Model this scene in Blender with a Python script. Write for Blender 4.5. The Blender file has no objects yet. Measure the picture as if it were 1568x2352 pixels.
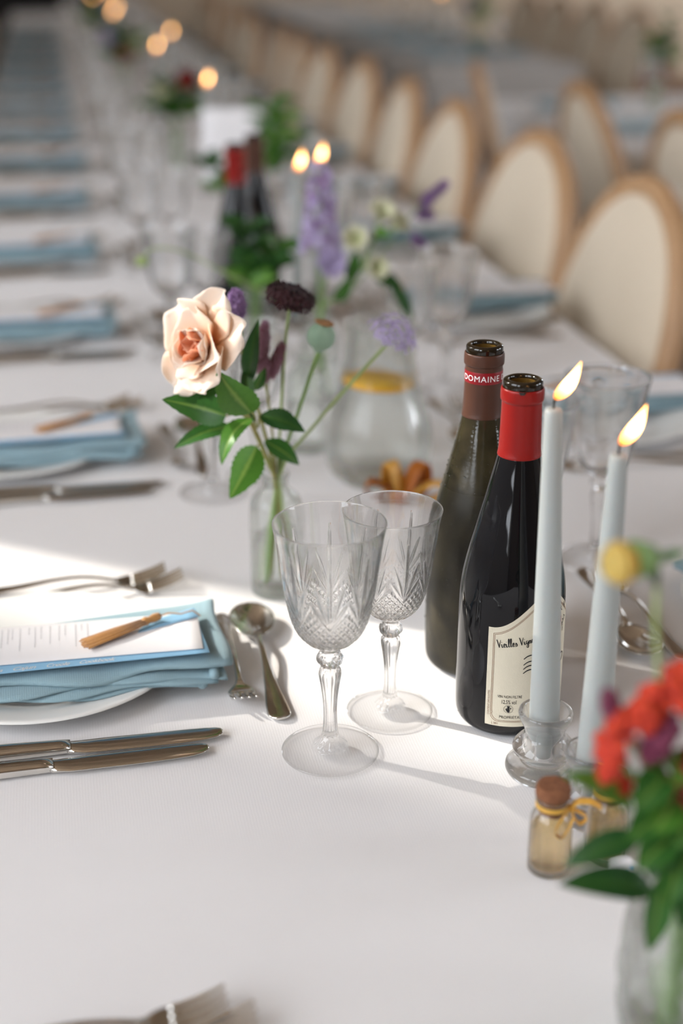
import bpy, bmesh, math, random
from mathutils import Vector, Matrix
from math import sin, cos, pi, radians, atan2, hypot, sqrt, exp

random.seed(7)
scene = bpy.context.scene
COL = scene.collection
T = 0.74                      # height of the table tops

# ---------------------------------------------------------------- camera
cam_data = bpy.data.cameras.new('camera')
cam = bpy.data.objects.new('camera', cam_data)
COL.objects.link(cam)
cam.location = (0.0, 0.0, T + 0.575)
cam.rotation_euler = (radians(90 - 22.5), 0, radians(-11.26))
cam_data.sensor_fit = 'VERTICAL'
cam_data.sensor_height = 36
cam_data.sensor_width = 24
cam_data.lens = 50
cam_data.clip_start = 0.05
cam_data.dof.use_dof = True
cam_data.dof.focus_distance = 1.06
cam_data.dof.aperture_fstop = 2.3
scene.camera = cam

# ---------------------------------------------------------------- sky
world = bpy.data.worlds.new('sky')
scene.world = world
world.use_nodes = True
bg = world.node_tree.nodes['Background']
bg.inputs[0].default_value = (0.88, 0.93, 1.0, 1)
bg.inputs[1].default_value = 8.7

# ---------------------------------------------------------------- sun
SUN_AZ, SUN_EL = radians(-35), radians(32)
sun_data = bpy.data.lights.new('sun', 'SUN')
sun_data.energy = 6.0
sun_data.angle = radians(0.5)
sun_data.color = (1.0, 0.95, 0.86)
sun = bpy.data.objects.new('sun', sun_data)
COL.objects.link(sun)
sun_dir = Vector((cos(SUN_EL) * cos(SUN_AZ), cos(SUN_EL) * sin(SUN_AZ), -sin(SUN_EL)))
sun.rotation_euler = sun_dir.to_track_quat('-Z', 'Y').to_euler()
sun.location = (-8, 6, 9)

# ---------------------------------------------------------------- view
vs = scene.view_settings
vs.view_transform = 'Standard'
vs.look = 'None'
vs.gamma = 1.0
vs.use_curve_mapping = False
vs.exposure = 0.0
scene.cycles.max_bounces = 12
scene.cycles.transmission_bounces = 11
scene.cycles.transparent_max_bounces = 16
scene.cycles.diffuse_bounces = 3
scene.cycles.glossy_bounces = 4
scene.cycles.sample_clamp_indirect = 6

# ================================================================= helpers
ORD = ['nearest', 'first', 'second', 'third', 'fourth', 'fifth', 'sixth', 'seventh', 'eighth', 'ninth', 'tenth',
       'eleventh', 'twelfth', 'thirteenth', 'fourteenth', 'fifteenth', 'sixteenth', 'seventeenth', 'eighteenth']

def mat(name, color, rough=0.5, metal=0.0, trans=0.0, ior=1.45, spec=0.5, noise=0.0, nscale=40.0, bump=0.0,
        bscale=200.0, sss=0.0, sssr=(0.01, 0.01, 0.01), sheen=0.0, coat=0.0, color2=None, transl=0.0):
    m = bpy.data.materials.new(name)
    m.use_nodes = True
    nt = m.node_tree
    b = nt.nodes['Principled BSDF']
    c4 = (*color, 1)
    b.inputs['Base Color'].default_value = c4
    b.inputs['Roughness'].default_value = rough
    b.inputs['Metallic'].default_value = metal
    b.inputs['Transmission Weight'].default_value = trans
    b.inputs['IOR'].default_value = ior
    b.inputs['Specular IOR Level'].default_value = spec
    b.inputs['Sheen Weight'].default_value = sheen
    b.inputs['Coat Weight'].default_value = coat
    if sss:
        b.inputs['Subsurface Weight'].default_value = sss
        b.inputs['Subsurface Radius'].default_value = sssr
        b.inputs['Subsurface Scale'].default_value = 1.0
    if noise or color2:
        tc = nt.nodes.new('ShaderNodeTexCoord')
        nz = nt.nodes.new('ShaderNodeTexNoise')
        nz.inputs['Scale'].default_value = nscale
        nz.inputs['Detail'].default_value = 4
        nt.links.new(tc.outputs['Object'], nz.inputs['Vector'])
        mx = nt.nodes.new('ShaderNodeMix')
        mx.data_type = 'RGBA'
        nt.links.new(nz.outputs['Fac'], mx.inputs[0])
        c2 = color2 if color2 else tuple(max(0, c * (1 - noise)) for c in color)
        mx.inputs[6].default_value = (*c2, 1)
        mx.inputs[7].default_value = c4 if color2 else (*[min(1, c * (1 + noise)) for c in color], 1)
        nt.links.new(mx.outputs[2], b.inputs['Base Color'])
    if bump:
        tc = nt.nodes.new('ShaderNodeTexCoord')
        nz = nt.nodes.new('ShaderNodeTexNoise')
        nz.inputs['Scale'].default_value = bscale
        nz.inputs['Detail'].default_value = 3
        nt.links.new(tc.outputs['Object'], nz.inputs['Vector'])
        bp = nt.nodes.new('ShaderNodeBump')
        bp.inputs['Strength'].default_value = bump
        bp.inputs['Distance'].default_value = 0.002
        nt.links.new(nz.outputs['Fac'], bp.inputs['Height'])
        nt.links.new(bp.outputs['Normal'], b.inputs['Normal'])
    if transl:
        out = nt.nodes['Material Output']
        tr = nt.nodes.new('ShaderNodeBsdfTranslucent')
        tr.inputs['Color'].default_value = (*[min(1, c * 1.25) for c in color], 1)
        if noise or color2:
            nt.links.new(mx.outputs[2], tr.inputs['Color'])
        ms = nt.nodes.new('ShaderNodeMixShader')
        ms.inputs[0].default_value = transl
        nt.links.new(b.outputs[0], ms.inputs[1])
        nt.links.new(tr.outputs[0], ms.inputs[2])
        nt.links.new(ms.outputs[0], out.inputs['Surface'])
    return m

def weave_mat(name, color, thread=1500.0, strength=0.14, dist=0.0003, noise=0.04, sheen=0.2):
    """woven cloth: two crossed thread waves and a slow tone drift"""
    m = mat(name, color, rough=0.85, spec=0.2, noise=noise, nscale=3.0, sheen=sheen)
    nt = m.node_tree
    b = nt.nodes['Principled BSDF']
    tc = nt.nodes.new('ShaderNodeTexCoord')
    add = nt.nodes.new('ShaderNodeMath'); add.operation = 'ADD'
    for i, ax in enumerate(('X', 'Y')):
        w = nt.nodes.new('ShaderNodeTexWave')
        w.bands_direction = ax
        w.inputs['Scale'].default_value = thread / 10
        w.inputs['Distortion'].default_value = 1.5
        w.inputs['Detail'].default_value = 1
        nt.links.new(tc.outputs['Object'], w.inputs['Vector'])
        nt.links.new(w.outputs['Fac'], add.inputs[i])
    bp = nt.nodes.new('ShaderNodeBump')
    bp.inputs['Strength'].default_value = strength
    bp.inputs['Distance'].default_value = dist
    nt.links.new(add.outputs[0], bp.inputs['Height'])
    nt.links.new(bp.outputs['Normal'], b.inputs['Normal'])
    return m

def attr_mat(name, stops, rough=0.5, transl=0.3, sheen=0.0, noise=0.08, nscale=300.0, spec=0.3):
    """colour runs along the per-point attribute 't' (base to tip of a petal or leaf)"""
    m = bpy.data.materials.new(name)
    m.use_nodes = True
    nt = m.node_tree
    b = nt.nodes['Principled BSDF']
    out = nt.nodes['Material Output']
    at = nt.nodes.new('ShaderNodeAttribute'); at.attribute_name = 't'
    tc = nt.nodes.new('ShaderNodeTexCoord')
    nz = nt.nodes.new('ShaderNodeTexNoise'); nz.inputs['Scale'].default_value = nscale
    nt.links.new(tc.outputs['Object'], nz.inputs['Vector'])
    ma = nt.nodes.new('ShaderNodeMath'); ma.operation = 'MULTIPLY_ADD'
    ma.inputs[1].default_value = noise; ma.inputs[2].default_value = -noise / 2
    nt.links.new(nz.outputs['Fac'], ma.inputs[0])
    ad = nt.nodes.new('ShaderNodeMath'); ad.operation = 'ADD'
    nt.links.new(at.outputs['Fac'], ad.inputs[0]); nt.links.new(ma.outputs[0], ad.inputs[1])
    cr = nt.nodes.new('ShaderNodeValToRGB')
    el = cr.color_ramp.elements
    while len(el) < len(stops):
        el.new(0.5)
    for e, (p, c) in zip(el, stops):
        e.position = p; e.color = (*c, 1)
    nt.links.new(ad.outputs[0], cr.inputs['Fac'])
    nt.links.new(cr.outputs['Color'], b.inputs['Base Color'])
    b.inputs['Roughness'].default_value = rough
    b.inputs['Specular IOR Level'].default_value = spec
    b.inputs['Sheen Weight'].default_value = sheen
    tr = nt.nodes.new('ShaderNodeBsdfTranslucent')
    nt.links.new(cr.outputs['Color'], tr.inputs['Color'])
    ms = nt.nodes.new('ShaderNodeMixShader'); ms.inputs[0].default_value = transl
    nt.links.new(b.outputs[0], ms.inputs[1]); nt.links.new(tr.outputs[0], ms.inputs[2])
    nt.links.new(ms.outputs[0], out.inputs['Surface'])
    return m

class MB:
    """collects vertices and faces of ONE part"""
    def __init__(self):
        self.v = []; self.f = []; self.t = []
    def add(self, vs, fs, ts=None):
        o = len(self.v)
        self.v += [tuple(p) for p in vs]
        self.f += [tuple(i + o for i in f) for f in fs]
        self.t += list(ts) if ts is not None else [0.0] * len(vs)
        return self
    def box(self, lo, hi):
        x0, y0, z0 = lo; x1, y1, z1 = hi
        return self.add([(x0, y0, z0), (x1, y0, z0), (x1, y1, z0), (x0, y1, z0), (x0, y0, z1), (x1, y0, z1), (x1, y1, z1), (x0, y1, z1)],
                        [(0, 3, 2, 1), (4, 5, 6, 7), (0, 1, 5, 4), (1, 2, 6, 5), (2, 3, 7, 6), (3, 0, 4, 7)])
    def lathe(self, prof, seg=48, cap0=False, cap1=False, fn=None, center=(0, 0, 0)):
        cx, cy, cz = center
        vs = []
        for k, (z, r) in enumerate(prof):
            for i in range(seg):
                a = 2 * pi * i / seg
                rr = r if fn is None else fn(a, z, r, k)
                vs.append((cx + rr * cos(a), cy + rr * sin(a), cz + z))
        fs = []
        for k in range(len(prof) - 1):
            for i in range(seg):
                j = (i + 1) % seg
                fs.append((k * seg + i, k * seg + j, (k + 1) * seg + j, (k + 1) * seg + i))
        if cap0: fs.append(tuple(reversed(range(seg))))
        if cap1: fs.append(tuple(range((len(prof) - 1) * seg, len(prof) * seg)))
        ts = []
        n = max(1, len(prof) - 1)
        for k in range(len(prof)):
            ts += [k / n] * seg
        return self.add(vs, fs, ts)
    def tube(self, pts, radii, seg=8, flat=1.0):
        pts = [Vector(p) for p in pts]
        n = len(pts)
        if not hasattr(radii, '__len__'): radii = [radii] * n
        vs = []; fs = []; ts = []
        up = None
        for i, p in enumerate(pts):
            d = (pts[min(i + 1, n - 1)] - pts[max(i - 1, 0)]).normalized()
            if up is None:
                up = Vector((0, 0, 1)) if abs(d.z) < 0.9 else Vector((1, 0, 0))
            side = d.cross(up)
            if side.length < 1e-6: side = d.orthogonal()
            side.normalize(); up = side.cross(d).normalized()
            for k in range(seg):
                a = 2 * pi * k / seg
                vs.append(p + side * cos(a) * radii[i] + up * sin(a) * radii[i] * flat)
                ts.append(i / max(1, n - 1))
        for i in range(n - 1):
            for k in range(seg):
                j = (k + 1) % seg
                fs.append((i * seg + k, i * seg + j, (i + 1) * seg + j, (i + 1) * seg + k))
        fs.append(tuple(reversed(range(seg)))); fs.append(tuple(range((n - 1) * seg, n * seg)))
        return self.add(vs, fs, ts)
    def grid(self, fn, nu, nv, tfn=None, wrap=False):
        vs = []; ts = []; fs = []
        for j in range(nv + 1):
            for i in range(nu + 1):
                u, v = i / nu, j / nv
                vs.append(fn(u, v)); ts.append(tfn(u, v) if tfn else v)
        w = nu + 1
        for j in range(nv):
            for i in range(nu):
                fs.append((j * w + i, j * w + i + 1, (j + 1) * w + i + 1, (j + 1) * w + i))
        return self.add(vs, fs, ts)
    def slab(self, fn, nu, nv, th):
        """closed sheet of thickness th about the surface fn(u,v), rounded edge"""
        base = [[Vector(fn(i / nu, j / nv)) for i in range(nu + 1)] for j in range(nv + 1)]
        def nrm(i, j):
            a = base[j][min(i + 1, nu)] - base[j][max(i - 1, 0)]
            b = base[min(j + 1, nv)][i] - base[max(j - 1, 0)][i]
            n = a.cross(b)
            return n.normalized() if n.length > 1e-12 else Vector((0, 0, 1))
        vs = []; fs = []
        w = nu + 1; N = w * (nv + 1)
        for s in (1, -1):
            for j in range(nv + 1):
                for i in range(nu + 1):
                    vs.append(base[j][i] + nrm(i, j) * th * 0.5 * s)
        for j in range(nv):
            for i in range(nu):
                a = (j * w + i, j * w + i + 1, (j + 1) * w + i + 1, (j + 1) * w + i)
                fs.append(a); fs.append(tuple(N + k for k in reversed(a)))
        loop = [(i, 0) for i in range(nu)] + [(nu, j) for j in range(nv)] + [(i, nv) for i in range(nu, 0, -1)] + [(0, j) for j in range(nv, 0, -1)]
        c = sum((base[j][i] for i, j in loop), Vector()) / len(loop)
        mid0 = len(vs)
        for i, j in loop:
            ii = 1 if i == 0 else (nu - 1 if i == nu else i)
            jj = 1 if j == 0 else (nv - 1 if j == nv else j)
            d = base[j][i] - base[jj][ii]
            d = d.normalized() if d.length > 1e-9 else Vector()
            vs.append(base[j][i] + d * th * 0.5)
        L = len(loop)
        for k in range(L):
            k2 = (k + 1) % L
            a = loop[k][1] * w + loop[k][0]; b = loop[k2][1] * w + loop[k2][0]
            fs.append((a, mid0 + k, mid0 + k2, b))
            fs.append((N + b, mid0 + k2, mid0 + k, N + a))
        return self.add(vs, fs)
    def loft(self, secs, seg=14, power=2.6):
        """secs: (center, half width vector, half thickness vector)"""
        vs = []; fs = []
        for c, w, h in secs:
            c, w, h = Vector(c), Vector(w), Vector(h)
            for k in range(seg):
                a = 2 * pi * k / seg
                ca, sa = cos(a), sin(a)
                x = abs(ca) ** (2 / power) * (1 if ca >= 0 else -1)
                y = abs(sa) ** (2 / power) * (1 if sa >= 0 else -1)
                vs.append(c + w * x + h * y)
        n = len(secs)
        for i in range(n - 1):
            for k in range(seg):
                j = (k + 1) % seg
                fs.append((i * seg + k, i * seg + j, (i + 1) * seg + j, (i + 1) * seg + k))
        fs.append(tuple(reversed(range(seg)))); fs.append(tuple(range((n - 1) * seg, n * seg)))
        return self.add(vs, fs)
    def ball(self, c, r, seg=10, rings=6, squash=(1, 1, 1)):
        c = Vector(c)
        vs = []; fs = []; ts = []
        vs.append(c - Vector((0, 0, r * squash[2]))); ts.append(0)
        for j in range(1, rings):
            ph = pi * j / rings
            for i in range(seg):
                a = 2 * pi * i / seg
                vs.append(c + Vector((r * squash[0] * sin(ph) * cos(a), r * squash[1] * sin(ph) * sin(a), -r * squash[2] * cos(ph))))
                ts.append(j / rings)
        vs.append(c + Vector((0, 0, r * squash[2]))); ts.append(1)
        for i in range(seg):
            j = (i + 1) % seg
            fs.append((0, 1 + j, 1 + i))
            fs.append((len(vs) - 1, 1 + (rings - 2) * seg + i, 1 + (rings - 2) * seg + j))
        for k in range(rings - 2):
            for i in range(seg):
                j = (i + 1) % seg
                fs.append((1 + k * seg + i, 1 + k * seg + j, 1 + (k + 1) * seg + j, 1 + (k + 1) * seg + i))
        return self.add(vs, fs, ts)
    def mesh(self, name, material, smooth=True):
        me = bpy.data.meshes.new(name)
        me.from_pydata(self.v, [], self.f)
        a = me.attributes.new('t', 'FLOAT', 'POINT')
        a.data.foreach_set('value', self.t)
        if material: me.materials.append(material)
        me.polygons.foreach_set('use_smooth', [smooth] * len(me.polygons))
        me.update()
        return me
    def build(self, name, material, parent=None, smooth=True, loc=None):
        o = bpy.data.objects.new(name, self.mesh(name, material, smooth))
        COL.objects.link(o)
        if parent: o.parent = parent
        if loc: o.location = loc
        return o

def fix_normals(o):
    bm = bmesh.new(); bm.from_mesh(o.data)
    bmesh.ops.recalc_face_normals(bm, faces=bm.faces)
    bm.to_mesh(o.data); bm.free()
    return o

def put(mesh, name, parent=None, loc=(0, 0, 0), rot=(0, 0, 0), scale=(1, 1, 1)):
    o = bpy.data.objects.new(name, mesh)
    COL.objects.link(o)
    o.parent = parent; o.location = loc; o.rotation_euler = rot; o.scale = scale
    return o

def tag(o, label, cat, group=None, kind=None):
    o['label'] = label; o['category'] = cat
    if group: o['group'] = group
    if kind: o['kind'] = kind
    return o

def thing(name, label, cat, loc, rotz=0.0, group=None):
    o = bpy.data.objects.new(name, None)
    COL.objects.link(o)
    o.empty_display_size = 0.03
    o.location = loc; o.rotation_euler = (0, 0, rotz)
    return tag(o, label, cat, group)

def structure(o):
    o['kind'] = 'structure'
    return o

def dup(src, loc, rotz, label, scale=1.0, group=None):
    def cp(o, par):
        c = o.copy(); COL.objects.link(c); c.parent = par
        for ch in o.children: cp(ch, c)
        return c
    r = cp(src, None)
    r.location = loc; r.rotation_euler = (0, 0, rotz)
    r.scale = (scale, scale, scale)
    r['label'] = label
    if group: r['group'] = group
    return r

def crom(pts, n):
    """dense Catmull-Rom through 2-tuples or 3-tuples"""
    pts = [Vector(p) for p in pts]
    out = []
    for i in range(len(pts) - 1):
        p0 = pts[max(i - 1, 0)]; p1 = pts[i]; p2 = pts[i + 1]; p3 = pts[min(i + 2, len(pts) - 1)]
        for k in range(n):
            t = k / n
            out.append(0.5 * ((2 * p1) + (p2 - p0) * t + (2 * p0 - 5 * p1 + 4 * p2 - p3) * t * t + (3 * p1 - p0 - 3 * p2 + p3) * t ** 3))
    out.append(pts[-1])
    return [tuple(p) for p in out]

def text_geo(body, size=1.0, shear=0.0, spacing=1.0):
    cu = bpy.data.curves.new('lettering', 'FONT')
    cu.body = body; cu.size = size; cu.shear = shear; cu.space_character = spacing
    cu.resolution_u = 3
    o = bpy.data.objects.new('lettering', cu)
    COL.objects.link(o)
    dg = bpy.context.evaluated_depsgraph_get()
    me = o.evaluated_get(dg).to_mesh()
    vs = [tuple(v.co) for v in me.vertices]
    fs = [tuple(p.vertices) for p in me.polygons]
    o.evaluated_get(dg).to_mesh_clear()
    bpy.data.objects.remove(o); bpy.data.curves.remove(cu)
    return vs, fs

# ================================================================= materials
M = {}
M['cloth'] = weave_mat('white_tablecloth', (0.80, 0.775, 0.768))
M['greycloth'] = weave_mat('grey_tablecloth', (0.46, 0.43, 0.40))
M['napkin'] = weave_mat('blue_napkin', (0.285, 0.415, 0.465), thread=1800, strength=0.3, noise=0.06)
def glass_mat(name, color, ior, clear):
    """clear thin-walled glass: part of the light passes straight through the wall"""
    m = mat(name, color, rough=0.0, trans=1.0, ior=ior)
    nt = m.node_tree; b = nt.nodes['Principled BSDF']
    tr = nt.nodes.new('ShaderNodeBsdfTransparent'); tr.inputs['Color'].default_value = (*color, 1)
    ms = nt.nodes.new('ShaderNodeMixShader'); ms.inputs[0].default_value = clear
    nt.links.new(b.outputs[0], ms.inputs[1]); nt.links.new(tr.outputs[0], ms.inputs[2])
    nt.links.new(ms.outputs[0], nt.nodes['Material Output'].inputs['Surface'])
    return m
M['glass'] = glass_mat('clear_glass', (1, 1, 1), 1.47, 0.22)
M['crystal'] = glass_mat('cut_crystal', (1, 1, 1), 1.52, 0.3)
def crystal_clear(m):
    """the thin foot and lip let more light straight through than the thick cut wall"""
    nt = m.node_tree
    ms = [n for n in nt.nodes if n.type == 'MIX_SHADER'][0]
    tc = nt.nodes.new('ShaderNodeTexCoord'); sp = nt.nodes.new('ShaderNodeSeparateXYZ')
    nt.links.new(tc.outputs['Object'], sp.inputs[0])
    mr = nt.nodes.new('ShaderNodeMapRange')
    mr.inputs['From Min'].default_value = 0.0; mr.inputs['From Max'].default_value = 0.19
    nt.links.new(sp.outputs['Z'], mr.inputs['Value'])
    cr = nt.nodes.new('ShaderNodeValToRGB'); e = cr.color_ramp.elements
    e[0].position = 0.0; e[0].color = (0.92,) * 3 + (1,)
    e[1].position = 1.0; e[1].color = (0.25,) * 3 + (1,)
    for p, v in ((0.002, 0.92), (0.004, 0.30), (0.0145, 0.30), (0.0165, 0.92), (0.024, 0.92), (0.030, 0.14), (0.75, 0.16)):
        k = e.new(p); k.color = (v, v, v, 1)
    nt.links.new(mr.outputs[0], cr.inputs['Fac']); nt.links.new(cr.outputs['Color'], ms.inputs[0])
crystal_clear(M['crystal'])
M['vaseglass'] = glass_mat('vase_glass', (0.975, 0.99, 0.98), 1.38, 0.6)
M['water'] = glass_mat('water', (1, 1, 1), 1.25, 0.5)
M['porcelain'] = mat('white_porcelain', (0.86, 0.85, 0.82), rough=0.12, spec=0.5, noise=0.02, nscale=8)
M['steel'] = mat('polished_steel', (0.72, 0.70, 0.66), rough=0.13, metal=1.0, noise=0.05, nscale=60)
M['bottle_black'] = mat('dark_wine_glass', (0.004, 0.004, 0.005), rough=0.03, spec=0.42, coat=0.0, noise=0.2)
M['bottle_lip'] = mat('bottle_lip_glass', (0.012, 0.008, 0.004), rough=0.06, spec=0.6, noise=0.2)
M['bore'] = mat('amber_bottle_bore', (0.11, 0.06, 0.012), rough=0.25, noise=0.2)
M['cap_red'] = mat('red_capsule_foil', (0.225, 0.009, 0.007), rough=0.30, spec=0.35, noise=0.06, nscale=80)
M['cap_brown'] = mat('brown_capsule_foil', (0.075, 0.031, 0.019), rough=0.36, spec=0.35, noise=0.08, nscale=90)
M['band_red'] = mat('red_capsule_band', (0.24, 0.008, 0.012), rough=0.35, noise=0.05)
M['ink_white'] = mat('white_ink', (0.85, 0.82, 0.8), rough=0.5, noise=0.02)
M['ink_black'] = mat('black_ink', (0.012, 0.011, 0.012), rough=0.6, noise=0.1)
M['ink_brown'] = mat('brown_ink', (0.22, 0.10, 0.05), rough=0.6, noise=0.1)
M['ink_grey'] = mat('grey_ink', (0.58, 0.57, 0.58), rough=0.7, noise=0.1)
M['ink_red'] = mat('red_ink', (0.42, 0.06, 0.06), rough=0.6, noise=0.1)
M['label'] = mat('cream_label_paper', (0.66, 0.60, 0.47), rough=0.7, noise=0.05, nscale=160, bump=0.15, bscale=900)
M['wax'] = mat('pale_candle_wax', (0.375, 0.395, 0.380), rough=0.45, spec=0.35, noise=0.02, nscale=30, sss=0.5, sssr=(0.006, 0.004, 0.003))
M['wick'] = mat('burnt_wick', (0.02, 0.017, 0.015), rough=0.9, noise=0.3)
M['cork'] = mat('cork', (0.30, 0.125, 0.055), rough=0.9, color2=(0.11, 0.035, 0.015), nscale=240, bump=0.6, bscale=400)
M['gold_liquid'] = glass_mat('golden_liquid', (0.95, 0.80, 0.52), 1.25, 0.5)
M['ribbon'] = mat('yellow_satin_ribbon', (0.86, 0.50, 0.09), rough=0.35, noise=0.08, nscale=200, transl=0.3)
M['paper'] = mat('white_card', (0.84, 0.82, 0.83), rough=0.75, noise=0.015, nscale=50)
M['bluecard'] = mat('blue_card', (0.27, 0.50, 0.70), rough=0.6, noise=0.03, nscale=50)
M['tassel'] = mat('ochre_tassel_thread', (0.62, 0.31, 0.09), rough=0.6, color2=(0.40, 0.17, 0.035), nscale=500, sheen=0.4)
M['linen'] = weave_mat('cream_linen', (0.66, 0.56, 0.43), thread=600, strength=0.2, noise=0.05)
M['wood'] = mat('honey_wood', (0.50, 0.31, 0.165), rough=0.45, color2=(0.38, 0.215, 0.105), nscale=14)
M['darkwood'] = mat('table_wood', (0.2, 0.1, 0.05), rough=0.5, noise=0.2, nscale=20)
M['green'] = mat('stem_green', (0.24, 0.38, 0.12), rough=0.5, noise=0.2, nscale=90, transl=0.2)
M['palegreen'] = mat('pale_stem_green', (0.40, 0.50, 0.20), rough=0.5, noise=0.12, nscale=90, transl=0.2)
M['redstem'] = mat('reddish_stem', (0.28, 0.16, 0.06), rough=0.5, color2=(0.20, 0.30, 0.06), nscale=70)
M['leaf'] = attr_mat('leaf_green', [(0.0, (0.16, 0.28, 0.05)), (0.5, (0.035, 0.115, 0.022)), (1.0, (0.042, 0.14, 0.025))], rough=0.34, transl=0.28)
M['leaf_light'] = attr_mat('leaf_fresh_green', [(0.0, (0.24, 0.38, 0.08)), (0.6, (0.07, 0.20, 0.025)), (1.0, (0.085, 0.23, 0.03))], rough=0.36, transl=0.36)
M['leaf_dark'] = attr_mat('leaf_dark_green', [(0.0, (0.04, 0.11, 0.02)), (1.0, (0.02, 0.075, 0.018))], rough=0.4, transl=0.25)
M['rose'] = attr_mat('peach_rose_petal', [(0.0, (0.92, 0.34, 0.08)), (0.28, (0.93, 0.58, 0.33)), (0.55, (0.94, 0.74, 0.57)), (1.0, (0.94, 0.83, 0.73))], rough=0.6, transl=0.38, sheen=0.2, noise=0.03)
M['rose_core'] = attr_mat('coral_rose_heart', [(0.0, (0.97, 0.22, 0.03)), (0.55, (0.97, 0.36, 0.13)), (1.0, (0.96, 0.52, 0.33))], rough=0.6, transl=0.35, sheen=0.2, noise=0.03)
M['scab'] = attr_mat('dark_maroon_petal', [(0.0, (0.05, 0.006, 0.008)), (1.0, (0.02, 0.003, 0.006))], rough=0.7, transl=0.1, sheen=0.2)
M['lilac'] = attr_mat('lilac_petal', [(0.0, (0.42, 0.34, 0.55)), (1.0, (0.55, 0.47, 0.70))], rough=0.6, transl=0.35)
M['violet'] = attr_mat('violet_petal', [(0.0, (0.26, 0.15, 0.30)), (1.0, (0.36, 0.23, 0.44))], rough=0.6, transl=0.3)
M['mauve'] = attr_mat('mauve_spike', [(0.0, (0.52, 0.26, 0.36)), (0.5, (0.44, 0.23, 0.32)), (1.0, (0.32, 0.18, 0.20))], rough=0.7, transl=0.25, noise=0.5)
M['pod'] = mat('grey_green_pod', (0.30, 0.42, 0.31), rough=0.7, color2=(0.20, 0.31, 0.21), nscale=120, bump=0.2)
M['crown'] = mat('brown_pod_crown', (0.33, 0.17, 0.07), rough=0.8, noise=0.3, nscale=200)
M['red'] = attr_mat('red_cockscomb', [(0.0, (0.26, 0.02, 0.05)), (0.5, (0.62, 0.05, 0.025)), (1.0, (0.74, 0.085, 0.03))], rough=0.7, transl=0.2, noise=0.5, nscale=120)
M['darkred'] = attr_mat('dark_red_petal', [(0.0, (0.14, 0.01, 0.012)), (1.0, (0.28, 0.022, 0.015))], rough=0.65, transl=0.2)
M['magenta'] = attr_mat('magenta_floret', [(0.0, (0.15, 0.03, 0.06)), (1.0, (0.27, 0.055, 0.11))], rough=0.65, transl=0.2)
M['yellow'] = attr_mat('yellow_petal', [(0.0, (0.62, 0.24, 0.02)), (0.45, (0.80, 0.46, 0.04)), (1.0, (0.86, 0.66, 0.20))], rough=0.5, transl=0.35)
M['orange'] = attr_mat('orange_petal', [(0.0, (0.46, 0.14, 0.015)), (0.5, (0.78, 0.34, 0.02)), (1.0, (0.82, 0.46, 0.06))], rough=0.5, transl=0.35)
M['cream'] = attr_mat('cream_green_petal', [(0.0, (0.46, 0.54, 0.16)), (0.5, (0.74, 0.74, 0.48)), (1.0, (0.82, 0.79, 0.64))], rough=0.6, transl=0.35)
M['citrus'] = mat('citrus_flesh', (0.88, 0.58, 0.10), rough=0.35, noise=0.12, nscale=150, transl=0.4)
M['peel'] = mat('citrus_peel', (0.88, 0.45, 0.03), rough=0.4, noise=0.1, nscale=200)
M['drop'] = mat('condensation', (0.9, 0.95, 0.95), rough=0.02, trans=1.0, ior=1.33)

def bottle_olive():
    """olive glass misted with condensation"""
    m = mat('misted_olive_glass', (0.05, 0.042, 0.02), rough=0.2, spec=0.4)
    nt = m.node_tree; b = nt.nodes['Principled BSDF']
    tc = nt.nodes.new('ShaderNodeTexCoord')
    nz = nt.nodes.new('ShaderNodeTexNoise'); nz.inputs['Scale'].default_value = 28; nz.inputs['Detail'].default_value = 6
    nt.links.new(tc.outputs['Object'], nz.inputs['Vector'])
    cr = nt.nodes.new('ShaderNodeValToRGB')
    cr.color_ramp.elements[0].position = 0.35; cr.color_ramp.elements[0].color = (0.006, 0.005, 0.002, 1)
    cr.color_ramp.elements[1].position = 0.75; cr.color_ramp.elements[1].color = (0.050, 0.040, 0.020, 1)
    nt.links.new(nz.outputs['Fac'], cr.inputs['Fac']); nt.links.new(cr.outputs['Color'], b.inputs['Base Color'])
    mr = nt.nodes.new('ShaderNodeMapRange')
    mr.inputs['To Min'].default_value = 0.06; mr.inputs['To Max'].default_value = 0.42
    sp = nt.nodes.new('ShaderNodeSeparateXYZ'); nt.links.new(tc.outputs['Object'], sp.inputs[0])
    mr.inputs['From Min'].default_value = 0.205; mr.inputs['From Max'].default_value = 0.13
    nt.links.new(sp.outputs['Z'], mr.inputs['Value'])
    nt.links.new(mr.outputs[0], b.inputs['Roughness'])
    vo = nt.nodes.new('ShaderNodeTexVoronoi'); vo.inputs['Scale'].default_value = 420
    nt.links.new(tc.outputs['Object'], vo.inputs['Vector'])
    bp = nt.nodes.new('ShaderNodeBump'); bp.inputs['Strength'].default_value = 0.12; bp.inputs['Distance'].default_value = 0.0003
    nt.links.new(vo.outputs['Distance'], bp.inputs['Height']); nt.links.new(bp.outputs['Normal'], b.inputs['Normal'])
    return m
M['bottle_olive'] = bottle_olive()

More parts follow.
